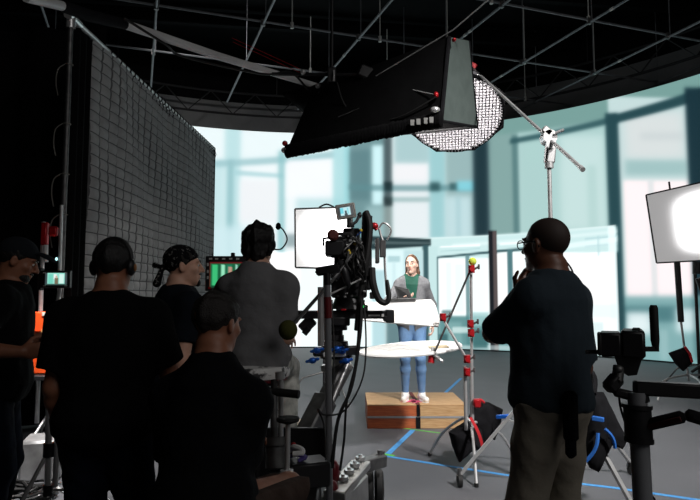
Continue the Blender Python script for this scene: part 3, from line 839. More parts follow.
# ---------------------------------------------------------------- quilted curtain on its frame, at the left
fr = thing('curtain_frame', 'tall pipe frame with a bright top rail that holds the quilted curtain', 'frame', (-2.72, 5.8, 0))
tl = P(71, 17, 5.8); topz = tl.z; fx = tl.x
e1 = P(213.5, 149, 11.2)
part(fr, 'post', dull, lambda m: m.cyl((fx, 5.8, 0), (fx, 5.8, topz), .028, n=12))
part(fr, 'post', blk, lambda m: m.cyl((e1.x, 11.25, 0), (e1.x, 11.25, e1.z), .028, n=12))
part(fr, 'foot', blk, lambda m: (m.beam((fx-.5, 5.8, .03), (fx+.5, 5.8, .03), .06, .06), m.beam((e1.x-.5, 11.25, .03), (e1.x+.45, 11.25, .03), .06, .06)))
part(fr, 'top_rail', steel, lambda m: m.cyl((fx, 5.8, topz), (e1.x, 11.25, e1.z), .03, n=12), 'bright steel top rail')
part(fr, 'corner_joint', chrome, lambda m: (m.cyl((fx, 5.74, topz), (fx, 5.98, topz), .045, n=12), m.cyl((fx, 5.8, topz-.12), (fx, 5.8, topz+.03), .045, n=12)))
for i in range(34):
    t = .16+.83*i/33; c = V((fx, 5.8, topz)).lerp(V((e1.x, 11.25, e1.z)), t)
    part(fr, 'tie', blkf, lambda m: (m.ring(c, (0.15, 1, 0), .037, .008, 10, 5), m.tube([c+V((.03, 0, -.02)), c+V((.05, .02, -.10)), c+V((.03, .03, -.16))], .006, 5)))
for z in (3.75, 3.15, 2.65, 2.25):
    part(fr, 'rope_end', M('rope', (120, 118, 112), .9) if 'rope' not in MATS else MATS['rope'], lambda m: (m.ring((fx, 5.8, z), (0, 0, 1), .034, .007, 12, 5), m.tube([(fx-.03, 5.78, z), (fx-.09, 5.76, z-.06), (fx-.10, 5.75, z-.20), (fx-.07, 5.74, z-.33)], .006, 5, smooth=3)))
def cur(u, v):
    y = 6.16+(11.15-6.16)*u; t = (y-5.8)/(11.25-5.8)
    x = fx+(e1.x-fx)*t+.03; zt = topz+(e1.z-topz)*t-.07
    z = .03+(zt-.03)*v
    b = abs(math.sin(y*math.pi/.22))**.5*abs(math.sin(z*math.pi/.118))**.5
    return V((x+.032*b+.035*math.sin(y*2.1)*(1-v*.5)+.012*math.sin(z*3+y*5), y+.012*math.sin(z*4.1+y*2), z))
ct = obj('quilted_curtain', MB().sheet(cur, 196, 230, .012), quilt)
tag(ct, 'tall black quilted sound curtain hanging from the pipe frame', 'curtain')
def cur2(u, v):
    x = fx-.08-4.9*u; return V((x, 6.9+.09*math.sin(x*9), .02+4.6*v))
dr = obj('black_drape', MB().sheet(cur2, 120, 6, .012), drape_black)
tag(dr, 'plain black drape hanging in the dark left of the pipe frame', 'drape')
dr2 = obj('black_drape', MB().sheet(lambda u, v: V((fx+.02+.05*math.sin(u*14), 5.84+.30*u, .03+(topz-.12)*v)), 24, 6, .01), drape_black)
tag(dr2, 'narrow black drape strip between the frame post and the quilted curtain', 'drape')

# ---------------------------------------------------------------- tape on the floor
def tape(pts, w, m, label, cat='tape'):
    mb = MB()
    for a, b in zip(pts, pts[1:]): mb.beam((a[0], a[1], .0015), (b[0], b[1], .0015), w, .003)
    o = obj('floor_tape', mb, m); tag(o, label, cat); return o
def F(px, py): Y = EYE*600/(py-297.); q = P(px, py, Y); return (q.x, q.y)
tape([F(385, 452), F(505, 470), F(612, 482), F(745, 500)], .045, tape_blue, 'long blue tape line running across the floor to the right')
tape([F(388, 450), F(413, 427)], .055, tape_blue, 'short blue tape strip slanting away in front of the wooden boxes')
tape([F(434, 401), F(461, 377)], .05, tape_blue, 'blue tape strip on the floor behind the wooden boxes')
tape([F(382, 450), F(394, 452)], .05, tape_green, 'small green tape mark where two blue tape lines meet')
tape([F(392, 424), F(440, 430)], .02, tape_green, 'thin green tape line along the foot of the wooden boxes')

# ---------------------------------------------------------------- added, unseen house lamps, high up behind the camera
def fill(x, y, z, tx, ty, tz, size, power, col=(1, .97, .95)):
    l = bpy.data.lights.new('fill_lamp', 'AREA'); l.shape = 'DISK'; l.size = size; l.energy = power; l.color = col
    o = bpy.data.objects.new('fill_lamp', l); COL.objects.link(o); o.location = (x, y, z)
    o.rotation_euler = (V((tx, ty, tz))-V((x, y, z))).to_track_quat('-Z', 'Y').to_euler()
l = bpy.data.lights.new('set_fill_spot', 'SPOT'); l.energy = 5200; l.spot_size = math.radians(36); l.spot_blend = .7; l.shadow_soft_size = .35; l.color = (1, .97, .95)
o = bpy.data.objects.new('set_fill_spot', l); COL.objects.link(o); o.location = (4.2, -1.0, 7.8)
o.rotation_euler = (V((1.5, 6.6, .6))-V((4.2, -1.0, 7.8))).to_track_quat('-Z', 'Y').to_euler()  # unseen spot added to brighten the woman, steel stands and floor
fill(5.5, -2.5, 7.6, 2.0, 8, 1.0, 8.0, 200)  # unseen soft lamp added to lift the dark backs and gear
def spot(x, y, z, tx, ty, tz, deg, power, r=.2):
    l = bpy.data.lights.new('fill_spot', 'SPOT'); l.energy = power; l.spot_size = math.radians(deg); l.spot_blend = .6; l.shadow_soft_size = r; l.color = (1, .97, .95)
    o = bpy.data.objects.new('fill_spot', l); COL.objects.link(o); o.location = (x, y, z)
    o.rotation_euler = (V((tx, ty, tz))-V((x, y, z))).to_track_quat('-Z', 'Y').to_euler()
spot(-3.4, 9.5, 8.5, -3.0, 18, 7.2, 60, 900)  # added spot, no lamp seen there; brightens the grey back wall
spot(-2.15, 4.5, 3.3, -2.75, 4.95, .3, 50, 800, .1)  # unseen spot added to light the orange case and corner floor
# ---------------------------------------------------------------- the black skirted softbox hanging over the set
FR_, BR_ = P(441, 121, 5.4), P(477, 127, 6.2)
FL_ = P(287, 151, 6.3); BL_ = FL_+(BR_-FR_)+V((0, 0, .16))
T1, T2 = P(449, 37, 5.5), P(469, 41, 5.8)
L1, L2 = P(314, 88, 6.5), P(282, 94, 6.8)
tc_ = (FR_+BR_+FL_+BL_)/4
tblk = M('tent_black_cloth', (5, 5, 6), .95, vary=(9, (9, 9, 10)), bump=(30, .3, .006))
cc = (FL_+FR_+BR_+BL_)/4
din = V((0, 0, .15))
sh = lambda p: cc.lerp(p, .74)+din
tent = thing('overhead_softbox', 'large black skirted softbox hanging over the set from the grey boom', 'softbox', tc_)
def quad(m, a, b, c, d, th=.01, nu=14, nv=8, sag=.02):
    def fn(u, v):
        p = a.lerp(b, u); q = d.lerp(c, u); r = p.lerp(q, v); n = (b-a).cross(d-a).normalized()
        return r+n*sag*math.sin(math.pi*u)*math.sin(math.pi*v)+n*sag*.3*math.sin(u*23+v*9)*v*(1-v)*2
    return m.sheet(fn, nu, nv, th)
part(tent, 'front_skirt', tblk, lambda m: quad(m, FL_, FR_, T1, L1, sag=.05))
part(tent, 'end_flap', flap_m, lambda m: quad(m, FR_, BR_, T2, T1, sag=.0), 'grey green end flap')
part(tent, 'end_flap', tblk, lambda m: quad(m, FL_, BL_, L2, L1, sag=.01))
part(tent, 'top_panel', tblk, lambda m: quad(m, L1+(T1-L1)*.0, T1, T2, L2, sag=.0))  # added lid, keeps lamp light from leaking upward
part(tent, 'lamp_shield', blk, lambda m: m.sheet(lambda u, v: sh(FL_).lerp(sh(FR_), u).lerp(sh(BL_).lerp(sh(BR_), u), v)+V((0, 0, .03)), 4, 2, .012))  # unseen plate added to block the diffuser's upward glow
part(tent, 'back_skirt', tblk, lambda m: quad(m, BL_, BR_, T2, L2, sag=.04))
part(tent, 'flap_edge', blkf, lambda m: (m.tube([FR_, T1], .022, 8), m.tube([BR_, T2], .014, 8), m.tube([FR_, BR_], .016, 8)))
def fringe(m):
    n = 110; rnd = random.Random(2)
    for i in range(n):
        p = FL_.lerp(FR_, (i+.5)/n); d = (FR_-FL_)/n
        m.ell(p+V((0, -.02, -.012+.02*(i/n)+rnd.uniform(-.004, .004))), (d.length*1.5, .055, .075+rnd.uniform(-.005, .005)), Matrix.Rotation(math.atan2(d.y, d.x), 3, 'Z'), 8, 6)
part(tent, 'rolled_fringe', tblk, fringe)
part(tent, 'rim_bar', blk, lambda m: (m.tube([FL_, FR_], .02, 8), m.tube([BL_, BR_], .016, 8), m.tube([FL_, BL_], .016, 8)))
part(tent, 'corner_fitting', chrome, lambda m: (m.ell(FL_+V((-.01, -.03, .0)), (.05, .04, .035)), m.ell(FR_+V((-.06, -.05, .09)), (.045, .03, .03))))
part(tent, 'corner_pad', red, lambda m: (m.ell(FL_+V((-.02, -.03, .075)), (.03, .03, .03)), m.ell(P(436, 95, 5.42), (.024, .03, .03)), m.ell(P(454, 40, 5.45), (.02, .03, .018))))
for i, x in enumerate((412.5, 418.5, 426, 431.5)):
    part(tent, 'label_patch', M('grey_patch', (120, 120, 118), .8) if 'grey_patch' not in MATS else MATS['grey_patch'], lambda m: pbox(m, x-2.2, 119.5-i*.9, x+2.0, 125.5-i*.9, 5.36+(441-x)*.0055-.075, .012, .002, .0))
din = V((0, 0, .15))
lamp_em = EM('softbox_lamp', (255, 250, 244), 20.0)
cc = (FL_+FR_+BR_+BL_)/4
sh = lambda p: cc.lerp(p, .74)+din
part(tent, 'diffuser', lamp_em, lambda m: m.sheet(lambda u, v: sh(FL_).lerp(sh(FR_), u).lerp(sh(BL_).lerp(sh(BR_), u), v), 8, 4, .01))
part(tent, 'hanging_wire', steel, lambda m: (m.tube([P(376, 76, 5.9), P(453, 30, 5.5), P(488, 0, 5.2)], .006, 6), m.tube([P(372, 81, 5.95), P(436, 95, 5.42)], .006, 6)))
part(tent, 'cable', rub, lambda m: (m.tube([P(337, 82, 6.0), P(347, 108, 6.0), P(372, 120, 5.85), P(400, 117, 5.6), P(436, 97, 5.4)], .008, 6, smooth=6),))
part(tent, 'zip_seam', dull, lambda m: m.tube([P(338, 117, 5.98), P(360, 108, 5.88), P(378, 102, 5.8)], .004, 5))

# ---------------------------------------------------------------- boom that carries it
bm_ = thing('support_boom', 'long grey tube boom reaching over the curtain to the black softbox', 'boom arm', P(30, 0, 4.0))
q = [P(26, -3, 4.0), P(64, 6.5, 4.45), P(121, 23, 5.1), P(218, 56, 6.0), P(316, 86, 6.6)]
tubeg = M('grey_tube', (216, 217, 218), .5, .0, vary=(3, (200, 201, 202)))
part(bm_, 'tube', tubeg, lambda m: m.tube([q[0], q[1]], .036, 14))
part(bm_, 'tube', tubeg, lambda m: m.tube(q[2:], [.042, .040, .034], 14))
part(bm_, 'black_wrap', blkf, lambda m: m.tube([q[1]-(q[1]-q[0])*.05, q[1].lerp(q[2], .4)+V((0, 0, -.015)), q[2]+(q[3]-q[2])*.03], [.045, .05, .047], 12))
part(bm_, 'slung_cable', rub, lambda m: m.tube([P(124, 18, 5.0), P(165, 44, 5.4), P(185, 57, 5.7), P(262, 74, 6.1), P(290, 72, 6.2), P(308, 90, 6.4)], .012, 6, smooth=6))
part(bm_, 'cross_bar', blk, lambda m: (m.tube([P(272, 74, 6.2), P(372, 75, 6.1)], .02, 8), m.tube([P(372, 75, 6.1), P(440, 96, 5.6)], .008, 6)))
part(bm_, 'rigging_clamp', blk, lambda m: (m.box(P(332, 76, 6.1), (.09, .1, .16), None, .01), m.box(P(366, 74, 6.05), (.16, .14, .14), Matrix.Rotation(.4, 3, 'Y'), .02), m.cyl(P(320, 92, 6.4), P(320, 104, 6.4), .02)))
part(bm_, 'clamp_knob', chrome, lambda m: (m.box(P(334, 76, 6.02), (.02, .04, .12), None, .005), m.ell(P(303, 72, 6.1), (.03, .03, .03)), m.ell(P(318, 86, 6.3), (.03, .03, .03))))
part(bm_, 'safety_rope', redf, lambda m: (m.tube([P(232, 38, 6.6), P(300, 69, 6.15)], .003, 5), m.tube([P(233, 42, 6.6), P(303, 74, 6.15)], .003, 5)))
part(bm_, 'support_rod', blk, lambda m: (m.cyl(P(332, 70, 6.1), V((P(332, 70, 6.1).x, P(332, 70, 6.1).y, 6.7)), .014), ))

# ---------------------------------------------------------------- round gridded softbox on its boom and tall stand
oc = P(455, 115, 6.7); on = V((-.10, -.58, -.81)).normalized(); ox, oy, _ = frame_of(on)
octa = thing('octagonal_softbox', 'round glowing softbox with a silvery fabric grid beside the black softbox', 'softbox', oc)
RO = .525
oct_em = EM('octabox_lamp', (255, 250, 246), 15.0)
crate_m = M('silver_grid_fabric', (198, 196, 200), .55, .0)
part(octa, 'lamp_face', oct_em, lambda m: m.lathe(oc-on*.035, on, [(RO*.985, -.008), (RO*.985, 0)], 40))
def crate(m):
    n = 28; st = 2*RO/n
    for ax, ay in ((ox, oy), (oy, ox)):
        for i in range(1, n):
            t = -RO+i*st; L = math.sqrt(max(RO*RO-t*t, 0))
            c = oc+ax*t; Rm = Matrix((ax, ay, on)).transposed()
            m.box(c-on*.004, (.009, 2*L, .06), Rm)
part(octa, 'fabric_grid', crate_m, crate)
part(octa, 'rim', blkf, lambda m: m.ring(oc-on*.01, on, RO+.008, .022, 40, 8))
def shell(m):
    pr = [(RO+.05, -.02), (RO*.92, .10), (RO*.62, .27), (.10, .36)]
    vs = []; fs = []; n = 8
    for r, h in pr:
        for k in range(n):
            a = 2*math.pi*(k+.5)/n; vs.append(oc-on*(h+.04)+(ox*math.cos(a)+oy*math.sin(a))*r*1.04)
    for i in range(3):
        for k in range(n): fs.append((i*n+k, i*n+(k+1) % n, (i+1)*n+(k+1) % n, (i+1)*n+k))
    fs.append(tuple(3*n+k for k in range(n)))
    m.add(vs, fs)
part(octa, 'back_shell', blkf, shell, ang=20)
part(octa, 'lamp_head', blk, lambda m: (m.cyl(oc-on*.36, oc-on*.66, .085), m.cyl(oc-on*.4, oc-on*.44, .12)))
ba = P(580, 167, 4.1); bb = P(472, 68, 6.6)
hd_ = min((ba.lerp(bb, t/400) for t in range(400)), key=lambda p: abs(proj(p)[0]-548.3))
boom = thing('boom_pole', 'slim steel boom pole slanting from the tall stand up to the round softbox', 'boom pole', hd_)
part(boom, 'pole', steel, lambda m: m.cyl(ba, bb, .014, .014, 12))
part(boom, 'end_cap', chrome, lambda m: m.cyl(ba, ba+(ba-bb).normalized()*.05, .018, n=12))
part(boom, 'end_grip', red, lambda m: (m.box(bb+V((0, 0, .02)), (.10, .09, .07), Matrix.Rotation(.5, 3, 'Y'), .012), m.cyl(bb, bb+V((-.1, .05, .06)), .02)))
part(boom, 'yoke', blk, lambda m: m.tube([bb, bb+V((-.06, .14, .06)), oc-on*.52+V((0, 0, .09))], .018, 8))
sx, sy = hd_.x, hd_.y
st = thing('tall_light_stand', 'tall steel stand behind the man with glasses, carrying the boom pole', 'light stand', (sx, sy, 0))
part(st, 'column', steel, lambda m: (m.cyl((sx, sy, 1.55), (sx, sy, hd_.z-.05), .0165, n=14), m.cyl((sx, sy, .4), (sx, sy, 1.6), .024, n=14), m.cyl((sx, sy, 1.53), (sx, sy, 1.62), .034, n=14)))
part(st, 'grip_head', chrome, lambda m: (m.cyl(hd_+V((.0, -.05, .0)), hd_+V((0, .05, 0)), .055), m.cyl(hd_+V((0, -.065, -.06)), hd_+V((0, -.05, -.06)), .04), m.box(hd_+V((.01, 0, -.12)), (.075, .07, .17), Matrix.Rotation(.12, 3, 'Y'), .012), m.cyl(hd_+V((0, 0, -.24)), hd_+V((0, 0, -.17)), .034),
     m.box(hd_+V((-.02, -.02, .045)), (.08, .06, .06), Matrix.Rotation(.7, 3, 'Y'), .01), m.cyl(hd_+V((.03, -.07, .02)), hd_+V((.09, -.09, .04)), .012)))
part(st, 'collar', blk, lambda m: (m.cyl((sx, sy, .86), (sx, sy, .98), .045), m.cyl((sx, sy, .36), (sx, sy, .42), .04)))
tips = [G(457, 4.72), G(631, 4.0), G(624, 5.05)]
for i, t in enumerate(tips):
    a = V((sx, sy, .95)); e = V((t.x, t.y, .09)) if i != 1 else V((t.x, t.y, .02))
    lg = part(st, 'leg', steel, lambda m: (m.beam(a, e, .032, .022), m.beam(a.lerp(e, .5), V((sx, sy, .40)), .02, .012)))
    if i != 1:
        part(lg, 'caster_bracket', dull, lambda m: (m.beam(e, (t.x, t.y+.02, .045), .05, .02), m.cyl((t.x, t.y, .09), (t.x, t.y, .14), .018)))
        part(lg, 'caster_wheel', rub, lambda m: (m.cyl((t.x-.015, t.y, .05), (t.x+.015, t.y, .05), .05, n=20), ))
    else:
        part(lg, 'rubber_foot', rub, lambda m: m.cyl((t.x, t.y, 0), (t.x, t.y, .05), .02))

# ---------------------------------------------------------------- square panel lights
def panel(name_label, stand_label, cor, Y0, hot, th, base, light_col, strength, extra=None, pole_px=None):
    """cor: four corners of the front, clockwise from top left"""
    a, b, c, d = cor; cen = (a+b+c+d)/4; n = (b-a).cross(d-a).normalized()
    if n.dot(cen-V((0, 0, EYE))) > 0: n = -n
    t = thing('panel_light', name_label, 'light panel', cen)
    m_ = bpy.data.materials.new('panel_light_face'); m_.use_nodes = True
    nt = m_.node_tree; bs = nt.nodes['Principled BSDF']; bs.inputs['Base Color'].default_value = (.5, .5, .5, 1)
    at = nt.nodes.new('ShaderNodeVertexColor'); at.layer_name = 'picture'
    nt.links.new(at.outputs['Color'], bs.inputs['Emission Color']); bs.inputs['Emission Strength'].default_value = strength
    mb = MB(); N = 24
    mb.sheet(lambda u, v: a.lerp(b, u).lerp(d.lerp(c, u), v)+n*.012*math.sin(math.pi*u)*math.sin(math.pi*v), N, N, .004)
    f = obj('diffuser', mb, m_, t, flip=False)
    def pic(co):
        k = np.arange(len(co)) % ((N+1)*(N+1)); i, j = np.divmod(k, N+1); u = i/N; v = j/N
        g = hot(u, v)[:, None]; return np.array(light_col)*g
    paint(f, pic)
    part(t, 'frame', blk, lambda m: [m.beam(p, q_, .022, th*1.6, n) for p, q_ in ((a, b), (b, c), (c, d), (d, a))])
    def back(m):
        s_ = lambda p, k, h: cen.lerp(p, k)-n*h
        vs = [s_(p, .99, .015) for p in cor]+[s_(p, .55, .30) for p in cor]
        m.add(vs, [(0, 1, 5, 4), (1, 2, 6, 5), (2, 3, 7, 6), (3, 0, 4, 7), (4, 5, 6, 7)])
    part(t, 'back_shell', blkf, back, ang=20)
    part(t, 'lamp_head', blk, lambda m: m.cyl(cen-n*.3, cen-n*.5, .12))
    if extra: extra(t, cen, n, cor)
    px_ = cen-n*.42
    bx = V((px_.x, px_.y, 0)); zt_ = px_.z
    s2 = thing('light_stand', stand_label, 'light stand', bx)
    part(s2, 'column', blk, lambda m: (m.cyl((bx.x, bx.y, .2), (bx.x, bx.y, zt_-.45), .024), m.cyl((bx.x, bx.y, zt_-.6), (bx.x, bx.y, zt_-.1), .017)))
    part(s2, 'knob', red, lambda m: m.cyl((bx.x, bx.y-.05, zt_-.55), (bx.x, bx.y-.02, zt_-.55), .02))
    for k in range(3):
        an = base+k*2.094; e = bx+V((math.cos(an)*.55, math.sin(an)*.55, .015))
        part(s2, 'leg', dull, lambda m: (m.tube([bx+V((0, 0, .42)), bx+V((math.cos(an)*.3, math.sin(an)*.3, .34)), e], .012, 8), ))
    return t, s2, bx
def hotR(u, v):
    x = (u-.75)/.44; y = (v-.50)/.36; r = (np.abs(x)**4+np.abs(y)**4)**.25
    return .30+4/(1+np.exp((r-1)*13))
def tipR(t, cen, n, cor):
    part(t, 'pin', blk, lambda m: m.cyl(cor[0].lerp(cor[1], .26), cor[0].lerp(cor[1], .26)+V((-.01, 0, .12)), .014))
Yp = 9.2
panel('big square panel light with a glowing hot centre beside the screen wall', 'black light stand under the big panel light beside the screen wall',
      [P(646, 195, Yp), P(742, 173, Yp-.5), P(748, 258, Yp-.5), P(656.5, 263, Yp)], Yp, hotR, .012, .5, (1, .985, .99), 1.0, tipR)
def hotL(u, v):
    r = np.sqrt(((u-.55)/.52)**2+((v-.5)/.55)**2); return .42+3/(1+np.exp((r-.80)*8))
Yq = 8.0
panel('square panel light glowing white just behind the cinema camera', 'light stand under the panel light behind the cinema camera',
      [P(295, 209, Yq), P(352, 207, Yq), P(352, 269, Yq), P(295.5, 267.5, Yq)], Yq, hotL, .010, 1.2, (1, 1, 1), 1.0,
      lambda t, cen, n, cor: part(t, 'top_strap', blkf, lambda m: m.tube([cor[0].lerp(cor[1], .42)+V((0, 0, .01)), cor[0].lerp(cor[1], .55)+V((0, 0, .05)), cor[0].lerp(cor[1], .68)+V((0, 0, .01))], .012, 6, smooth=4)))
# ---------------------------------------------------------------- people
skin_f = M('fair_skin', (240, 202, 182), .55, vary=(30, (236, 194, 174)), bump=(220, .05, .001))
skin_m = M('light_skin', (236, 184, 158), .5, vary=(30, (226, 172, 146)), bump=(220, .06, .001))
skin_t = M('tan_skin', (160, 106, 80), .5, vary=(30, (148, 96, 72)), bump=(220, .06, .001))
skin_d = M('brown_skin', (126, 84, 66), .42, vary=(30, (114, 76, 58)), bump=(220, .06, .001))
tee_low = M('black_jersey', (12, 13, 16), .95, vary=(6, (16, 17, 20)), bump=(18, .35, .02))
tee_navy = M('navy_black_cotton', (52, 62, 70), .95, vary=(6, (56, 66, 74)), bump=(18, .35, .02))
tee_black = M('black_cotton', (10, 10, 11), .95, vary=(6, (13, 13, 15)), bump=(18, .35, .02))
tee_slate = M('slate_cotton', (20, 24, 32), .95, vary=(6, (26, 30, 38)), bump=(18, .35, .02))
tee_grey = M('charcoal_cotton', (128, 128, 130), .95, vary=(6, (122, 122, 124)), bump=(18, .4, .02))
khaki = M('olive_brown_twill', (150, 143, 130), .92, vary=(7, (143, 136, 123)), bump=(16, .4, .02))
jean_dark = M('dark_denim', (14, 17, 24), .9, vary=(5, (22, 30, 48)), bump=(16, .4, .02))
jean = M('blue_denim', (100, 136, 180), .9, vary=(6, (122, 156, 196)), bump=(22, .3, .012))
camo = M('pale_camouflage_cotton', (236, 236, 228), .92, vary=(14, (176, 178, 172)), bump=(20, .5, .02))
brown_sh = M('brown_twill', (76, 62, 56), .92, vary=(8, (64, 52, 46)), bump=(18, .4, .02))
hair_b = M('black_hair', (14, 12, 12), .6, bump=(160, .8, .006), stretch=(1, 1, .3))
hair_br = M('brown_hair', (92, 66, 50), .55, vary=(20, (116, 86, 66)), bump=(160, .7, .006), stretch=(1, 1, .25))
hair_g = M('dark_brown_hair', (30, 25, 22), .65, bump=(160, .8, .006))
band_m = M('bandana_cloth', (20, 20, 23), .9, vary=(60, (120, 118, 116)), bump=(30, .4, .008))
r_ = band_m.node_tree.nodes['Color Ramp'].color_ramp; r_.elements[0].position = .58; r_.elements[1].position = .64
cap_m = M('dark_cap_cloth', (30, 33, 38), .9, bump=(90, .3, .003))
blazer_m = M('grey_wool', (122, 124, 128), .95, vary=(60, (138, 139, 142)), bump=(60, .3, .004))
green_m = M('green_blouse', (18, 92, 74), .7, vary=(8, (14, 80, 64)), bump=(22, .3, .012))
shoe_w = M('white_trainers', (238, 236, 232), .55, bump=(60, .2, .004))
shoe_k = M('black_leather', (14, 14, 14), .5)
MATS['eye_white'] = eye_w
def W2L(x, y, yaw, p, z0=0): return np.array((Matrix.Translation((x, y, z0)) @ Matrix.Rotation(yaw, 4, 'Z')).inverted() @ V(p))
def headset(s, mic=None, cup=1, pad=None):
    part(s.root, 'headset_band', blkp, lambda m: m.tube([s.hp(.088*math.cos(a), -.012, .03+.100*math.sin(a)) for a in np.linspace(.05, math.pi-.05, 16)], .009, 8))
    for sg in (-1, 1):
        part(s.root, 'ear_cup', pad or blkp, lambda m: m.ell(s.hp(sg*.086, -.008, -.003), (.019*s.k, .033*s.k, .038*s.k), s.xf.to_3x3() @ Matrix(s.Rh.tolist()), 14, 10))
    if mic:
        pts = [s.hp(*p) for p in mic]
        part(s.root, 'mic_boom', blkp, lambda m: m.tube(pts, .0045, 6, smooth=5))
        part(s.root, 'mic_tip', blkf, lambda m: m.ell(pts[-1], (.016, .013, .022), None, 10, 8))

# --- man with glasses, at the right
x, y, yw = .882, 2.65, .72
wl = lambda p: W2L(x, y, yw, p)
man = Person('bald man in a navy shirt and glasses standing with a hand raised to his chin', x, y, yw, skin_d, 1.02, 1.0, 1.12, .03, 1.01, (-.0, .03), .0, (-.08, .04, 0),
  {'L': dict(wrist=wl(P(519, 294, 2.90)), hint=wl(P(430, 420, 2.6))-wl(P(519, 294, 2.9)), dir=wl(P(530, 262, 2.93))-wl(P(516, 288, 2.90)), palm=wl(P(545, 262, 2.70))-wl(P(520, 280, 2.9)), curl=.9, thumb=.6),
   'R': dict(wrist=wl(P(545, 350, 2.97)), hint=(-.1, -.3, -1), dir=wl(P(520, 345, 3.0))-wl(P(560, 356, 3.0)), palm=(0, -1, 0), curl=.5)},
  {'L': dict(ankle=(-.20, .03, .085), toe=(-.2, 1, 0)), 'R': dict(ankle=(.09, -.03, .085), toe=(.15, 1, 0))}, shw=.90)
man.body(); man.top(tee_navy, 't_shirt', .016, -.045, .92, (.078, .068), .004, 2, .168, flare=.010)
man.legs_(khaki, 'trousers', .022, -.005, 1, 0, .006, 5); man.shoes(shoe_k, rub)
man.hair(M('cropped_dark_hair', (56, 43, 38), .7, bump=(300, .3, .001)), 'stubble', 'cropped_hair', h=.004)
def specs(m):
    for sg in (-1, 1):
        m.tube([man.hp(sg*(.033+.024*math.cos(a)), .106, .002+.020*math.sin(a)) for a in np.linspace(0, 2*math.pi, 20, endpoint=False)], .0024, 6, closed=True)
        m.tube([man.hp(sg*.057, .105, .008), man.hp(sg*.079, .06, .010), man.hp(sg*.084, -.005, .012), man.hp(sg*.083, -.03, -.012)], .003, 6, smooth=3)
    m.tube([man.hp(-.010, .108, .005), man.hp(0, .113, .008), man.hp(.010, .108, .005)], .003, 6)
part(man.root, 'glasses', blkp, specs)
man.eyes(dark_eye)
part(man.root, 'earpiece_wire', rub, lambda m: m.tube([man.hp(.083, -.01, -.012), man.hp(.086, -.03, -.05), man.hp(.085, -.07, -.095), man.hp(.09, -.09, -.14), man.hp(.08, -.13, -.18)], .004, 6, smooth=5))
part(man.root, 'radio_pouch', blkf, lambda m: (m.box(man.tp(-.13, -.15, -.04), (.06, .05, .20), man.xf.to_3x3(), .014), m.box(man.tp(-.13, -.15, -.15), (.045, .04, .10), man.xf.to_3x3(), .014)))
part(man.root, 'hip_radio', blkp, lambda m: (m.box(man.tp(.205, -.03, .03), (.05, .07, .17), man.xf.to_3x3(), .01), m.tube([man.tp(.205, -.03, .11), man.tp(.20, -.02, .32)], .006, 6)))

# --- broad man with headset, left
x, y = -1.05, 2.62
broad = Person('broad standing man in a dark shirt, black headset and dark jeans, back turned', x, y, .06, skin_t, .98, 1.10, 1.25, .06, .94, (.04, 0), 0, (-.1, -.05, 0),
  {'L': dict(wrist=(-.215, .10, .84), hint=(-.1, -1, 0), dir=(.1, .15, -1)), 'R': dict(wrist=(.24, .34, 1.0), hint=(.3, -1, -.4), dir=(-.2, .9, .0), palm=(-1, 0, 0))},
  {'L': dict(ankle=(-.075, -.02, .083), toe=(-.12, 1, 0)), 'R': dict(ankle=(.13, .0, .083), toe=(.12, 1, 0))}, shw=.95)
broad.body(); broad.top(tee_black, 't_shirt', .018, -.12, .74, (.084, .080), .005, 4, .17); broad.legs_(jean_dark, 'jeans', .02, .03, 1, 0, .006, 6); broad.shoes(shoe_k, rub)
broad.hair(hair_b, 'short', h=.005); headset(broad, None, 1)
part(broad.root, 'ear_cup_pad', M('amber_pad', (150, 96, 50), .6), lambda m: m.ell(broad.hp(.104, -.01, -.004), (.006, .013, .017), broad.xf.to_3x3() @ Matrix(broad.Rh.tolist())), 'amber disc on the ear cup')

# --- man with cap, far left
x, y, yw = -1.985, 3.4, -1.22
wl = lambda p: W2L(x, y, yw, p)
capm = Person('man in a dark cap and black shirt looking down beside the small field monitor', x, y, yw, skin_t, 1.02, 1.12, 1.15, .03, .99, (.10, 0), 0, (.05, -.32, 0),
  {'R': dict(wrist=wl(P(22, 352, 3.1)), hint=(.2, -1, -.4), dir=(.1, 1, .1), palm=(-1, 0, 0), curl=.8), 'L': dict(wrist=wl(P(41, 337, 3.5)), hint=(-.3, -1, -.4), dir=(.2, 1, -.1), palm=(0, 0, -1), curl=.6)})
capm.body(); capm.top(tee_black, 't_shirt', .016, -.11, .78, (.076, .068), .005, 8, .168); capm.legs_(jean_dark, 'jeans', .018, .03, 1, 0, .006, 9); capm.shoes(shoe_k, rub)
capm.hair(hair_b, 'short'); capm.hair(cap_m, 'cap', 'cap', amp=.0); capm.hair(hair_b, 'beard', 'beard', amp=.002, h=.004); capm.eyes(dark_eye)

# --- man with bandana
x, y, yw = -1.03, 3.55, -1.18
band = Person('man with goatee and dark patterned bandana in profile beside the quilted curtain', x, y, yw, skin_m, 1.0, 1.08, 1.1, .02, .975, (.03, 0), .25, (-.12, .02, 0), None)
band.body(); band.top(tee_slate, 't_shirt', .015, -.10, .7, (.072, .066), .005, 11, .166); band.legs_(jean_dark, 'jeans', .016, .03, 1, 0, .006, 12); band.shoes(shoe_k, rub)
band.hair(hair_g, 'short'); band.hair(band_m, 'bandana', 'bandana', amp=.004, h=.004); band.hair(hair_g, 'goatee', 'goatee', amp=.002, h=.003); band.eyes(dark_eye)
part(band.root, 'neck_tag', chrome, lambda m: m.box(band.tp(.055, .105, .40), (.018, .006, .05), band.xf.to_3x3(), .002))

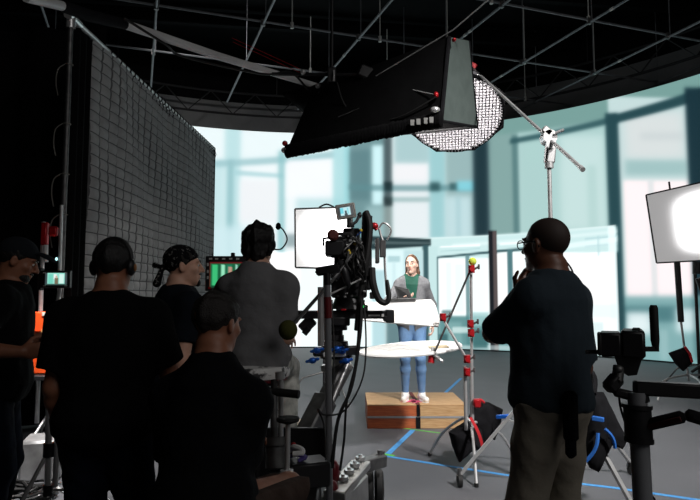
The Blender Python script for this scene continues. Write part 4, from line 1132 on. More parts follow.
# --- camera operator on the raised seat
x, y, yw = -.535, 3.42, -.12
wl = lambda p: W2L(x, y, yw, p)
SEAT = 1.085
oper = Person('camera operator in a grey t-shirt and headset on the raised dolly seat', x, y, yw, skin_m, .957, 1.03, 1.12, .02, SEAT+.04, (.05, 0), -.1, (-.10, -.03, 0),
  {'R': dict(wrist=wl(P(288, 340, 3.66)), hint=(.15, -.6, -1), dir=(-.1, 1, -.1), palm=(0, 0, -1), curl=.9), 'L': dict(wrist=(-.22, .40, 1.22), hint=(-.9, -.4, -.5), dir=(.1, 1, 0), palm=(0, 0, -1), curl=.8)},
  {'R': dict(ankle=wl(P(285, 436, 3.74)), hint=(.02, 1, .1), toe=(.1, 1, 0)), 'L': dict(ankle=(-.16, .36, .60), hint=(-.2, 1, .1), toe=(-.1, 1, 0))}, shw=.96, t0=-.05, slope=.12)
oper.body(); oper.top(tee_grey, 't_shirt', .014, -.10, .72, (.076, .070), .006, 14, .160); oper.legs_(camo, 'camouflage_trousers', .022, .03, 1, 0, .008, 15); oper.shoes(shoe_k, rub)
oper.hair(hair_b, 'shaggy', amp=.007)
headset(oper, [(.098, .0, -.03), (.125, .05, -.02), (.145, .09, .04), (.125, .07, .098), (.10, .05, .118)])

# --- seated man in front
x, y, yw = -.535, 2.27, -.20
wl = lambda p: W2L(x, y, yw, p)
seat = Person('dark haired man in a black shirt seated low with his back turned, brown shorts', x, y, yw, skin_t, .99, .98, 1.12, .03, .70, (.10, 0), -.05, (-.30, -.12, 0),
  {'R': dict(wrist=(.06, .38, .84), hint=(.10, -1, -.5), dir=(-.3, 1, -.2), palm=(0, 0, -1)), 'L': dict(wrist=(-.17, .36, .80), hint=(-.12, -1, -.5), dir=(.3, 1, -.2), palm=(0, 0, -1))},
  {'R': dict(ankle=(.28, .52, .24), hint=(.2, 1, .35), toe=(.2, 1, 0)), 'L': dict(ankle=(-.28, .52, .24), hint=(-.2, 1, .35), toe=(-.2, 1, 0))}, shw=.92, slope=.24)
seat.body(); seat.top(tee_low, 't_shirt', .016, -.11, .80, (.078, .072), .005, 17, .168); seat.legs_(brown_sh, 'shorts', .018, .03, 1, 0, .006, 18, short=1.03); seat.shoes(shoe_k, rub)
seat.hair(hair_g, 'short', amp=.006)

# --- presenter on the boxes
x, y, yw, BT = .725, 7.05, math.pi-.10, .262
wl = lambda p: W2L(x, y, yw, p, BT)
wom = Person('woman in a grey blazer, green blouse and jeans standing on wooden boxes', x, y, yw, skin_f, .975, .98, 1.0, 0, .925, (0, 0), 0, (-.24, .05, .06),
  {'R': dict(wrist=wl(P(402, 298, 6.77)), hint=(.9, -.5, -.5), dir=wl(P(414, 297, 6.71))-wl(P(402, 298, 6.77)), palm=(0, .2, 1), curl=.5, thumb=.4),
   'L': dict(wrist=wl(P(433, 324, 7.02)), hint=(-.4, -1, 0), dir=wl(P(432, 340, 6.98))-wl(P(433, 324, 7.02)), palm=(1, 0, 0), curl=.5)},
  {'R': dict(ankle=(.085, .0, .083), hint=(0, 1, 0), toe=(.12, 1, 0)), 'L': dict(ankle=(-.105, .02, .083), hint=(0, 1, 0), toe=(-.35, 1, 0))}, h=.005, female=True, z0=BT, shw=.93)
wom.body(); wom.legs_(jean, 'jeans', .006, .06, 0, .0, .002, 21)
wom.top(green_m, 'blouse', .007, -.02, .5, (.05, .05), .002, 22, .13, neck=.57, k2=.03, flare=0)
wom.top(blazer_m, 'blazer', .017, -.16, 1.86, (.060, .047), .0025, 23, .150, neck=.525, open_front=True, h=.005, k2=.03, flare=.012)
wom.shoes(shoe_w, white); wom.hair(hair_br, 'long', amp=.0015, h=.004); wom.eyes(dark_eye)
part(wom.root, 'lips', M('rose_lips', (186, 92, 88), .5), lambda m: m.ell(wom.hp(0, .096, -.0615), (.019, .006, .0065), wom.xf.to_3x3() @ Matrix(wom.Rh.tolist())))
tb = thing('tablet', 'black tablet held against the grey blazer by the woman on the boxes', 'tablet', P(402, 297, 6.73))
tcor = [P(394, 285.5, 6.75), P(408.5, 289, 6.73), P(412, 297.5, 6.67), P(398.5, 298.5, 6.69)]
part(tb, 'case', blkp, lambda m: m.prism(tcor, (tcor[1]-tcor[0]).cross(tcor[3]-tcor[0]).normalized()*.012))
n_ = (tcor[1]-tcor[0]).cross(tcor[3]-tcor[0]).normalized(); cm_ = sum(tcor, V())/4
part(tb, 'screen', glass_m, lambda m: m.prism([cm_.lerp(p, .92)-n_*.002 for p in tcor], n_*.002))
# ---------------------------------------------------------------- wooden boxes
bx0, byf = P(367, 423, 6.76).x, 6.76
bx1 = P(467, 420, 6.76).x; mid = P(420, 420, 6.76).x; dep = .86; hz = .131
yr = 0
for (xa, xb, z, m_, lab) in ((bx0, mid, 0, wood_red, 'reddish wooden box in the bottom layer under the woman'), (mid, bx1, 0, wood, 'pale wooden box in the bottom layer beside the reddish box'),
                             (bx0, mid, hz, wood_red, 'reddish wooden box in the top layer under the white shoes'), (mid, bx1, hz, wood, 'pale wooden box in the top layer beside the grip stand')):
    t = thing('apple_box', lab, 'wooden box', ((xa+xb)/2, byf+dep/2, z), 'wooden boxes under the woman')
    del t['group']
    w_ = xb-xa-.006; c = V(((xa+xb)/2, byf+dep/2, z+hz/2))
    part(t, 'side_board', m_, lambda m: m.box(c-V((0, 0, .006)), (w_, dep-.006, hz-.014), None, .003))
    part(t, 'top_board', wood, lambda m: m.box(c+V((0, 0, hz/2-.0075)), (w_, dep-.004, .013), None, .003))
    if z == 0: part(t, 'joint_tape', tape_grey, lambda m: m.box(c+V((0, -dep/2-.0005, hz/2-.006)), (w_, .003, .022)))
sp_ = thing('strap', 'black webbing strap round the middle of the wooden boxes', 'strap', (mid, byf, 0))
part(sp_, 'webbing', blkf, lambda m: (m.box((mid-.02, byf-.006, hz*.48), (.05, .004, hz*.95)), m.box((mid-.02, byf-.006, hz*1.5), (.03, .004, hz*.96)), ))
part(sp_, 'top_strip', M('dark_red_tape', (110, 44, 40), .8), lambda m: m.box((mid-.02, byf+dep/2, hz*2+.0015), (.045, dep, .002)))
mk = obj('tape_mark', MB().box((.725, 6.95, hz*2+.0035), (.30, .10, .001)).box((.725, 6.97, hz*2+.0035), (.05, .22, .001)), pink)
tag(mk, 'pink tape mark on the box top at the white shoes', 'tape')

# ---------------------------------------------------------------- bounce boards
ca, cb, cc_, cd = P(364, 303, 5.60), P(434, 299.5, 5.44), P(441.5, 327, 5.14), P(358, 320, 5.30)
bb_ = thing('bounce_board', 'white bounce board standing upright in front of the woman at waist height', 'bounce board', (cc_+cd)/2)
def board(m):
    def fn(u, v):
        p = ca.lerp(cb, u).lerp(cd.lerp(cc_, u), v)
        k = max(0, (u-.93)/.07); p = p+V((-.03*k*k*(1-abs(2*v-1)**6*0)*(abs(2*v-1)**4), 0, .02*k*k*(1-2*v)*-1*0))
        return p+V((0, -.03*math.sin(math.pi*u), 0))
    m.sheet(fn, 24, 8, .012)
part(bb_, 'board', white, board)
part(bb_, 'clip_strip', dull, lambda m: m.beam(P(388, 300.5, 5.50), P(416, 299.5, 5.44), .045, .028, None, .004), 'dark grey strip along the top edge')
dc = P(410, 349, 5.7)
disc = thing('bounce_disc', 'thin white oval bounce disc clamped low in front of the jeans', 'bounce board', dc)
e_l, e_r = P(358.5, 353, 5.45), P(462, 344.5, 5.75)
ax_ = (e_r-e_l)/2; cen_ = (e_r+e_l)/2
dy_ = V((0, .42, .022)); up_ = ax_.cross(dy_).normalized()
def dsk(m):
    n = 48; vs = []; fs = []
    prof = [(1.0, 0), (.985, .012), (.5, .016), (0.02, .017)]
    for sgn in (1, -1):
        for r, h in prof:
            for k in range(n):
                a = 2*math.pi*k/n; vs.append(cen_+(ax_*math.cos(a)+dy_*math.sin(a))*r+up_*h*sgn)
    for b in (0, 4*n):
        for i in range(3):
            for k in range(n): fs.append((b+i*n+k, b+i*n+(k+1) % n, b+(i+1)*n+(k+1) % n, b+(i+1)*n+k))
        fs.append(tuple(b+3*n+k for k in range(n)))
    for k in range(n): fs.append((k, (k+1) % n, 4*n+(k+1) % n, 4*n+k))
    m.add(vs, fs)
part(disc, 'panel', white, dsk)
part(disc, 'cloth_patch', M('beige_patch', (196, 180, 150), .9), lambda m: m.sheet(lambda u, v: cen_+ax_*(.30+.36*u)+dy_*(-.55+.35*v)+up_*.02, 6, 4, .004))
part(disc, 'clamp', dull, lambda m: m.beam(P(427, 353, 5.36), P(438, 352, 5.34), .025, .03, None, .006))
# ---------------------------------------------------------------- c-stand with the tennis ball
kx, ky = G(468.5, 5.15).x, 5.15
cs = thing('grip_stand', 'steel grip stand with red knuckles and a tennis ball on top', 'grip stand', (kx, ky, 0))
tp_ = P(471, 268, 5.15)
part(cs, 'column', steel, lambda m: (m.cyl((kx+.012, ky, .3), (kx+.012, ky, .95), .0175, n=12), m.cyl((kx+.016, ky, .9), (tp_.x, ky, tp_.z), .012, n=12)))
part(cs, 'side_tube', steel, lambda m: (m.cyl((kx-.045, ky-.02, .34), P(465, 366, 5.1), .015, n=12), ))
part(cs, 'ball', ball_m, lambda m: m.ell(P(472.5, 261.5, 5.13), (.034, .034, .034), None, 18, 12), 'yellow green tennis ball')
for px, py in ((471, 269.5), (470, 324), (470.5, 333), (442.5, 317.5), (466.5, 359), (466.5, 372)):
    c = P(px, py, 5.10)
    part(cs, 'knuckle', red, lambda m: (m.cyl(c+V((0, -.02, -.03)), c+V((0, -.02, .035)), .028, n=14), m.cyl(c+V((-.0, -.06, 0)), c+V((0, .02, 0)), .02, n=12)))
    part(cs, 'knob', dull, lambda m: (m.cyl(c+V((.02, -.02, .0)), c+V((.055, -.03, .02)), .009, n=8), m.box(c+V((.06, -.03, .022)), (.016, .022, .045), None, .005)))
part(cs, 'grip_arm', dull, lambda m: m.cyl(P(470, 271, 5.08), P(433, 356, 5.30), .0095, n=8))
part(cs, 'grip_arm', steel, lambda m: m.cyl(P(443, 319, 5.08), P(466, 358, 5.08), .0115, n=8))
part(cs, 'clamp_head', red, lambda m: (m.cyl(P(432, 352, 5.32), P(431, 363, 5.30), .03, n=14), ))
part(cs, 'clamp_handle', chrome, lambda m: (m.beam(P(434, 355, 5.28), P(443, 362, 5.22), .03, .03, None, .008), m.cyl(P(433, 348, 5.35), P(433, 354, 5.32), .018)))
part(cs, 'grip_block', red, lambda m: m.box(P(477, 403, 5.1), (.06, .06, .07), None, .01))
def leg_of(c, tip, z):
    d = V((tip.x-kx, tip.y-ky, 0)).normalized()
    return part(cs, 'leg', steel, lambda m: m.tube([V((kx, ky, z)), V((kx, ky, z))+d*.10+V((0, 0, .015)), V((tip.x, tip.y, .05))-d*.18+V((0, 0, .19)), V((tip.x, tip.y, .018))], .0125, 8, smooth=4))
for tip, z in ((G(428, 5.62), .40), (G(473, 4.72), .34), (G(511, 5.5), .37)):
    l = leg_of(None, tip, z)
    part(l, 'rubber_foot', rub, lambda m: m.cyl((tip.x, tip.y, 0), (tip.x, tip.y, .03), .017, n=10))
# saddle sandbag
sb = thing('sandbag', 'black saddle sandbag with red strap slung over the grip stand legs', 'sandbag', P(472, 455, 4.85))
def lobe(m, pts, d, th, k=.25):
    """a filled cloth bag: outline pts (world) given thickness along d, swollen in the middle"""
    pts = [V(p) for p in pts]; c = sum(pts, V())/len(pts); d = V(d).normalized(); n = len(pts); fine = []
    for i in range(n):
        for j in range(5): fine.append(pts[i].lerp(pts[(i+1) % n], j/5))
    N = len(fine); vs = []; fs = []; lev = [(1, .12), (.9, .32), (.68, .46), (.35, .52), (.05, .53)]
    for sg in (1, -1):
        for s_, h in lev:
            for i, p in enumerate(fine): vs.append(c.lerp(p, s_)+d*th*h*sg+d*.004*math.sin(i*1.7+s_*9))
    L = len(lev)
    for b in (0, L*N):
        for i in range(L-1):
            for k_ in range(N): fs.append((b+i*N+k_, b+i*N+(k_+1) % N, b+(i+1)*N+(k_+1) % N, b+(i+1)*N+k_))
        fs.append(tuple(b+(L-1)*N+k_ for k_ in range(N)))
    for k_ in range(N): fs.append((k_, (k_+1) % N, L*N+(k_+1) % N, L*N+k_))
    m.add(vs, fs)
part(sb, 'bag', blkf, lambda m: lobe(m, [P(449, 432, 5.2), P(468, 420, 5.2), P(481, 429, 5.2), P(484, 447, 5.15), P(470, 452, 5.15), P(459, 462, 5.15), P(453, 447, 5.2)], (.15, -1, .1), .16))
part(sb, 'bag', blkf, lambda m: lobe(m, [P(468, 419, 5.25), P(478, 401, 5.3), P(488, 402, 5.3), P(502, 409, 5.25), P(499, 428, 5.25), P(494, 440, 5.25), P(489, 433, 5.25), P(484, 447, 5.2)], (.15, -1, .1), .15))
part(sb, 'strap', redf, lambda m: m.sheet(lambda u, v: P(469+12*u+2*math.sin(u*3), 418+30*u, 5.05-.03*math.sin(u*3))+V((.022*v, 0, .01*v)), 8, 1, .006))
part(sb, 'handle', redf, lambda m: m.tube([P(477, 402, 5.22), P(480, 399.5, 5.2), P(484, 402.5, 5.22)], .012, 6, smooth=3))

# ---------------------------------------------------------------- blue-edged sandbag on the tall stand
sg_ = thing('sandbag', 'black sandbag with blue edging hung beside the hip of the man with glasses', 'sandbag', P(603, 470, 4.3))
part(sg_, 'bag', blkf, lambda m: lobe(m, [P(590, 392, 4.25), P(603, 392, 4.25), P(611, 408, 4.22), P(627, 440, 4.2), P(622, 449, 4.2), P(611, 445, 4.2), P(598, 472, 4.2), P(590, 468, 4.2), P(584, 455, 4.22)], (-.1, -1, .1), .14))
part(sg_, 'edging', bluef, lambda m: (m.tube([P(586, 461, 4.13), P(593, 453, 4.11), P(597, 444, 4.10), P(598, 433, 4.11)], .013, 6, smooth=4), m.tube([P(605, 429, 4.10), P(611, 435, 4.09), P(614, 441, 4.09), P(615, 448, 4.10)], .012, 6, smooth=4)))
part(sg_, 'strap', bluef, lambda m: (m.beam(P(592, 418, 4.12), P(604, 420, 4.08), .03, .03, None, .004), ))
part(sg_, 'carry_loop', blkf, lambda m: m.tube([P(594, 394, 4.2), P(595, 380, 4.3), P(592, 372, 4.4)], .018, 6, smooth=3))
# blue clamp on the leg left of the man
cl = obj('stand_clamp', MB().beam(P(496, 417, 4.72), P(510, 416, 4.68), .03, .03, None, .006), blue); tag(cl, 'blue clamp handle on the slanting stand leg left of the olive trousers', 'clamp')

# ---------------------------------------------------------------- small sandbag and stand under the right panel light
s3 = thing('sandbag', 'small black sandbag with red edge at the foot of the right panel light', 'sandbag', P(684, 370, 8.6))
part(s3, 'bag', blkf, lambda m: lobe(m, [P(669, 353, 8.6), P(685, 347, 8.6), P(692, 362, 8.6), P(683, 371, 8.6), P(676, 364, 8.6)], (0, -1, 0), .16))
part(s3, 'edge', redf, lambda m: m.tube([P(685, 347, 8.5), P(690, 354, 8.5), P(692, 362, 8.5)], .018, 6))
kx2, ky2 = G(684, 8.75).x, 8.75
g2 = thing('grip_stand', 'steel grip stand holding the small red edged sandbag', 'grip stand', (kx2, ky2, 0))
part(g2, 'column', steel, lambda m: m.cyl((kx2, ky2, .25), P(680.5, 318, 8.75), .016, n=10))
part(g2, 'sleeve', blk, lambda m: m.cyl(P(681, 322, 8.75), P(677, 262, 8.75), .042, n=12))
for tip in (G(653, 8.5), G(700, 8.2), G(720, 9.0)):
    d = V((tip.x-kx2, tip.y-ky2, 0)).normalized()
    part(g2, 'leg', steel, lambda m: m.tube([V((kx2, ky2, .33)), V((kx2, ky2, .33))+d*.1, V((tip.x, tip.y, .05))-d*.12+V((0, 0, .22)), V((tip.x, tip.y, .0))+V((0, 0, .015))], .015, 8, smooth=4))
part(g2, 'knuckle', blk, lambda m: (m.cyl(P(697, 262, 8.7), P(697, 274, 8.7), .06), m.cyl(P(699, 278, 8.7), P(703, 290, 8.7), .05), m.cyl((kx2+.02, ky2-.05, .38), (kx2+.2, ky2-.05, .5), .02)))

# ---------------------------------------------------------------- support rig at the lower right
Y = 2.2
px0 = P(635.5, 440, Y)
rg = thing('camera_rig_stand', 'black rig stand with viewfinder, padded arms and a crossbar', 'camera rig', (px0.x, Y, 0))
post_m = M('dark_grey_tube', (140, 142, 146), .4, .2)
part(rg, 'post', post_m, lambda m: (m.cyl((px0.x+.03, Y, .02), P(637, 392, Y), .033, n=18), ))
part(rg, 'base', blk, lambda m: m.lathe((px0.x+.03, Y, 0), (0, 0, 1), [(.24, 0), (.24, .02), (.06, .04), (.045, .08)], 28))
part(rg, 'collar', blk, lambda m: (m.cyl(P(639, 441, Y), P(637, 406, Y), .047, n=18), m.cyl(P(637, 408, Y), P(637, 404, Y), .052, n=18), m.cyl(P(639, 442, Y), P(639, 437, Y), .05, n=18)))
part(rg, 'crossbar', blk, lambda m: m.beam(P(634, 387.5, Y), P(742, 393.5, Y-.06), .05, .05, (0, 0, 1), .006))
part(rg, 'arm_rest', blkf, lambda m: m.beam(P(645, 425.5, Y-.02), P(685, 416, Y-.12), .035, .042, (0, 0, 1), .012))
part(rg, 'arm_rest', blkf, lambda m: m.beam(P(687, 414.5, Y-.12), P(730, 428, Y-.02), .035, .042, (0, 0, 1), .012))
part(rg, 'arm_pad', M('dark_red_pad', (70, 20, 22), .8), lambda m: m.beam(P(648, 427, Y-.045), P(681, 419, Y-.145), .006, .018, (0, 0, 1), .002))
part(rg, 'link_arm', blk, lambda m: (m.beam(P(613, 391, Y+.02), P(643, 399, Y), .03, .035, (0, 0, 1), .01), m.cyl(P(639, 392, Y), P(641, 402, Y), .03), m.beam(P(607, 390, Y+.02), P(619, 376, Y+.03), .05, .05, None, .012)))
part(rg, 'tilt_joint', dull, lambda m: (m.cyl(P(617, 381, Y+.02), P(619, 366, Y+.03), .02), m.ell(P(618, 369, Y-.01), (.018, .02, .015))))
vf = part(rg, 'viewfinder', blkp, lambda m: (pbox(m, 599, 333, 622, 357, Y, .16, .008, ray=1), pbox(m, 620, 331, 646, 359, Y-.03, .20, .01, ray=1), m.prism([P(614, 356, Y), P(643, 356, Y), P(637, 375, Y+.02), P(628, 376, Y+.02), P(619, 370, Y+.02)], (.035, .08, 0))))
part(vf, 'eyepiece', rub, lambda m: (pbox(m, 597, 334, 602, 356, Y-.005, .15, .004, ray=1), pbox(m, 632, 328.5, 641, 334, Y, .08, .004, ray=1)))
part(vf, 'side_rod', blk, lambda m: (m.cyl(P(586, 352, Y+.05), P(600, 352, Y+.05), .008), m.beam(P(643, 349, Y+.05), P(658, 349, Y+.05), .018, .018)))
part(rg, 'hand_grip', rub, lambda m: (m.tube([P(655.8, 349, Y+.05), P(655, 340, Y+.05), P(653.5, 308, Y+.05), P(653.5, 305, Y+.05)], [.011, .0155, .0155, .011], 12)))
part(rg, 'cable', rub, lambda m: m.tube([P(619, 380, Y), P(620, 405, Y+.04), P(628, 432, Y+.06), P(633, 455, Y+.05), P(642, 480, Y+.05), P(655, 500, Y-.0)], .004, 6, smooth=5))
# ---------------------------------------------------------------- dolly
dl = thing('camera_dolly', 'black and silver camera dolly carrying the seats and the cinema camera', 'dolly', (-.35, 3.4, 0))
alu = M('satin_aluminium', (196, 196, 194), .38, .85, vary=(10, (176, 176, 174)))
part(dl, 'chassis', blk, lambda m: (m.box((-.42, 3.20, .27), (.56, 1.5, .16), None, .03), m.box((-.42, 2.35, .25), (.50, .5, .10), None, .02)))
def beam_leg(sx, m):
    pass
for sgx, name in ((1, 'r'), (-1, 'l')):
    xa = lambda x: x if sgx > 0 else -.84-x
    L = lambda px, py, Y: (lambda q: V((xa(q.x), q.y, q.z)))(P(px, py, Y))
    a = L(334, 496, 3.45); b = L(361, 464, 3.98)
    bl = part(dl, 'wheel_leg', alu, lambda m: (m.beam(a, b, .13, .05, (0, 0, 1), .006), m.beam(a-V((0, 0, .12)), b-V((0, .12, .12)), .10, .2, (0, 0, 1), .01)), 'silver outrigger leg')
    for t in (.30, .52, .74, .97):
        c = a.lerp(b, t)+V((0, 0, .03))
        part(bl, 'leg_bolt', chrome, lambda m: (m.cyl(c, c+V((0, 0, .022)), .032, n=14), m.cyl(c, c+V((0, 0, .035)), .012, n=8)))
    part(bl, 'axle_block', dull, lambda m: (m.beam(L(360, 466, 4.0), L(382, 460, 4.22), .09, .08, (0, 0, 1), .008), m.cyl(L(380, 460, 4.2), L(380, 450, 4.2), .018), m.beam(L(364, 461, 4.1), L(383, 453, 4.25), .03, .03)))
    for px_ in (369, 379):
        c = L(px_, 480.5, 4.32); c.z = .122
        wv = part(dl, 'wheel', rub, lambda m: m.lathe(c-V((.03, 0, 0)), (1, 0, 0), [(.10, 0), (.12, .012), (.122, .03), (.12, .048), (.10, .06)], 32))
        part(wv, 'hub', alu, lambda m: (m.lathe(c-V((.033, 0, 0)), (1, 0, 0), [(.02, 0), (.07, .004), (.074, .033), (.07, .062), (.02, .066)], 24), ))
for sx_ in (-.68, -.16):
    c = V((sx_, 2.35, .122))
    wv = part(dl, 'wheel', rub, lambda m: m.lathe(c-V((.03, 0, 0)), (1, 0, 0), [(.10, 0), (.12, .012), (.122, .03), (.12, .048), (.10, .06)], 32))
part(dl, 'red_knob', M('dark_red_plastic', (120, 22, 34), .4), lambda m: (m.ell(P(334, 472, 3.6), (.035, .05, .07)), m.ell(P(333, 489, 3.5), (.03, .04, .05))))
part(dl, 'white_cap', whitep, lambda m: m.tube([P(331, 462, 3.7), P(336, 466, 3.65), P(338, 474, 3.6)], .018, 8, smooth=4))
# arm
part(dl, 'lift_arm', dull, lambda m: (m.beam(P(299, 452, 3.62), P(326, 398, 3.85), .12, .13, None, .012), m.beam(P(316, 418, 3.78), P(346, 362, 4.0), .09, .10, None, .012)), 'grey slanting lift arm')
part(dl, 'arm_rod', steel, lambda m: (m.cyl(P(316, 440, 3.7), P(351, 356, 3.98), .012), ))
part(dl, 'arm_head', alu, lambda m: (m.beam(P(321, 368, 4.0), P(352, 366, 4.0), .10, .04, None, .008), m.cyl(P(338, 374, 4.0), P(338, 352, 4.0), .06)))
lv = part(dl, 'levelling_head', blk, lambda m: (m.cyl(P(335, 358, 4.0), P(335, 341, 4.0), .10, .085), m.cyl(P(335, 344, 4.0), P(335, 335, 4.0), .06), m.beam(P(313, 352, 3.96), P(358, 350, 3.96), .06, .06, None, .012)))
part(lv, 'white_plate', whitep, lambda m: m.beam(P(323, 355, 3.88), P(346, 354, 3.88), .03, .03, None, .006))
for px_, py_ in ((317, 350.5), (312.5, 360.5), (337, 349), (346, 361), (342, 351)):
    c = P(px_, py_, 3.86)
    part(lv, 'levelling_knob', blue, lambda m: (m.ell(c, (.026, .022, .02)), m.beam(c-V((.045, 0, .008)), c+V((.045, 0, .012)), .026, .018, None, .006), m.cyl(c, c+V((0, .06, 0)), .01)), 'blue knob')
part(dl, 'centre_column', blk, lambda m: (m.cyl(P(336, 340, 4.0), P(336, 326, 4.0), .045), m.cyl(P(336, 330, 4.0), P(336, 324, 4.0), .075)))
# uprights and box
Yd = 3.35
pm = P(330, 400, Yd)
part(dl, 'post', post_m, lambda m: (m.cyl((pm.x, Yd, .30), P(327.5, 285, Yd), .0185, n=14), ))
part(dl, 'post', steel, lambda m: m.cyl(P(320.8, 346, 3.6), P(320.8, 287, 3.6), .019, n=14))
part(dl, 'post_sleeve', M('dark_red_sleeve', (112, 30, 34), .45), lambda m: m.cyl(P(328.3, 318, Yd), P(327.5, 297, Yd), .022, n=14), 'dark red sleeve')
part(dl, 'post_top', blk, lambda m: (m.cyl(P(327.5, 285, Yd), P(327, 268, Yd), .02, n=12), m.beam(P(316, 272, Yd), P(340, 268, Yd), .04, .05, None, .01)))
part(dl, 'equipment_box', blk, lambda m: (m.box(P(285, 452, 3.45), (.50, .03, .27), None, .004), m.box((-.40, 3.2, .40), (.48, .5, .12), None, .01)))
bt = part(dl, 'battery', blkp, lambda m: m.box(P(307, 472, 3.02), (.20, .16, .12), Matrix.Rotation(.35, 3, 'Z'), .01))
part(bt, 'yellow_label', yel, lambda m: m.box(P(315, 459.5, 3.03), (.075, .03, .004), Matrix.Rotation(.35, 3, 'Z')))
part(dl, 'coiled_lead', whitep, lambda m: m.tube([P(290, 450, 3.1), P(294, 447, 3.05), P(301, 449, 3.02), P(302, 453, 3.0), P(293, 454, 3.0)], .014, 8, smooth=4))
part(dl, 'purple_cable', M('purple_cable', (70, 56, 130), .5), lambda m: m.tube([P(286, 458, 3.05), P(296, 455, 3.0), P(306, 457, 3.0), P(298, 461, 2.98)], .010, 6, smooth=4))
part(dl, 'red_lamp', red, lambda m: m.ell(P(293.5, 444, 3.3), (.014, .012, .010)))
# seat and hand gear near the operator
sc_ = P(257, 372, 3.36)
st_m = M('white_patterned_vinyl', (40, 40, 42), .45, vary=(16, (226, 226, 224)), bump=(18, .6, .01))
rr_ = st_m.node_tree.nodes['Color Ramp'].color_ramp; rr_.elements[0].position = .40; rr_.elements[1].position = .47
se = part(dl, 'operator_seat', st_m, lambda m: m.lathe((-.555, 3.40, SEAT-.085), (0, 0, 1), [(.19, 0), (.215, .012), (.22, .04), (.205, .07), (.15, .082)], 36), 'black and white patterned round seat')
part(se, 'seat_rim', M('dark_red_vinyl', (110, 20, 34), .5), lambda m: m.ring((-.555, 3.40, SEAT-.082), (0, 0, 1), .19, .016, 36, 8))
part(se, 'seat_base', blk, lambda m: (m.cyl((-.52, 3.40, .34), (-.52, 3.40, SEAT-.08), .028), m.box((-.52, 3.40, SEAT-.10), (.3, .26, .03), None, .008)))
part(dl, 'seat_post', steel, lambda m: (m.cyl(P(281, 436, 3.0), P(281, 380, 3.0), .012), m.cyl(P(280, 379, 3.0), P(280, 372, 3.0), .024)))
part(dl, 'push_bar', rub, lambda m: (m.tube([P(258, 390, 2.95), P(299, 394.5, 2.9)], .020, 12), m.cyl(P(274, 392, 2.93), P(274, 380, 2.95), .016)))
part(dl, 'bar_stem', dull, lambda m: (m.cyl(P(274, 447, 2.9), P(274, 394, 2.93), .018), m.cyl(P(268, 396, 2.95), P(275, 412, 2.93), .02)))
part(dl, 'valve_block', dull, lambda m: (m.cyl(P(276, 468, 2.85), P(276, 440, 2.88), .05), m.cyl(P(276, 446, 2.87), P(276, 437, 2.88), .06), m.cyl(P(270, 478, 2.85), P(283, 478, 2.85), .035)))
part(dl, 'control_rod', steel, lambda m: m.cyl(P(287, 476, 2.75), P(288, 420, 2.78), .012, n=12))
part(dl, 'rod_knob', rub, lambda m: m.lathe(P(288, 424, 2.78), (0, 0, 1), [(.014, 0), (.05, .012), (.054, .02), (.05, .03), (.02, .033)], 24), 'round black knob')
part(dl, 'rod_foot', chrome, lambda m: (m.cyl(P(287, 477, 2.75), P(287, 470, 2.75), .03), m.ell(P(284, 474, 2.72), (.022, .02, .016))))
part(dl, 'rear_seat', blkf, lambda m: (m.lathe((-.535, 2.27, .50), (0, 0, 1), [(.16, 0), (.19, .02), (.19, .05), (.15, .07)], 28), m.cyl((-.535, 2.27, .26), (-.535, 2.27, .50), .03)))
part(dl, 'foot_rest', blk, lambda m: (m.beam((-.80, 3.80, .49), (-.25, 3.82, .49), .22, .03, None, .006), m.cyl((-.52, 3.80, .33), (-.52, 3.80, .48), .025), m.box((-.52, 2.69, .21), (.8, .22, .03), None, .006)))

# ---------------------------------------------------------------- slider head and cinema camera
Yc = 4.0
sl = thing('camera_slider', 'black motorised slider under the cinema camera', 'slider', P(340, 324, Yc))
part(sl, 'rail', blk, lambda m: (m.beam(P(297, 314.5, Yc), P(388, 314.5, Yc), .16, .052, (0, 0, 1), .006), ))
part(sl, 'end_bracket', blk, lambda m: (pbox(m, 386, 310, 394.5, 323, Yc-.09, .18, .006), pbox(m, 384, 316, 387, 321.5, Yc-.09, .18, .003)))
part(sl, 'carriage', blk, lambda m: (pbox(m, 327, 317, 350, 326, Yc-.10, .2, .008), pbox(m, 336, 305, 368, 311, Yc-.10, .2, .006)))
part(sl, 'name_strip', mark, lambda m: (pbox(m, 368.5, 314.6, 380, 316.2, Yc-.084, .004, 0), pbox(m, 381.5, 314, 384, 316.6, Yc-.084, .004, 0)), 'pale printed strip')
part(sl, 'motor', blk, lambda m: (m.beam(P(302, 330, Yc), P(313, 319, Yc), .09, .08, None, .01), m.cyl(P(304, 334, Yc-.04), P(309, 328, Yc-.04), .02)))
part(sl, 'indicator_light', EM('green_led', (60, 255, 120), 1.6), lambda m: m.ell(P(363.5, 306.5, Yc-.10), (.012, .008, .008)))
part(sl, 'red_release', red, lambda m: m.box(P(343.5, 309.8, Yc-.11), (.035, .02, .012), None, .003))
cm = thing('cinema_camera', 'black cinema camera with small tilted monitor, cables and matte box', 'camera', P(345, 305, Yc))
part(cm, 'fluid_head', blk, lambda m: (m.cyl(P(349, 309, Yc), P(349, 297, Yc), .12, .09), pbox(m, 331, 276, 367, 298, Yc-.10, .24, .012), m.cyl(P(330, 287, Yc), P(327, 287, Yc), .05)))
part(cm, 'head_plate', blk, lambda m: (pbox(m, 325, 266, 372, 277, Yc-.13, .30, .008), pbox(m, 315, 270, 327, 274, Yc-.1, .1, .01)))
part(cm, 'camera_body', blkp, lambda m: (pbox(m, 334, 236, 361, 267, Yc-.14, .34, .012), pbox(m, 343, 228, 360, 238, Yc-.08, .20, .01)))
lens_c = P(347, 253, Yc+.2)
part(cm, 'lens', blk, lambda m: (m.cyl(lens_c, lens_c+V((0, .24, 0)), .055), m.cyl(lens_c+V((0, .1, 0)), lens_c+V((0, .14, 0)), .066)))
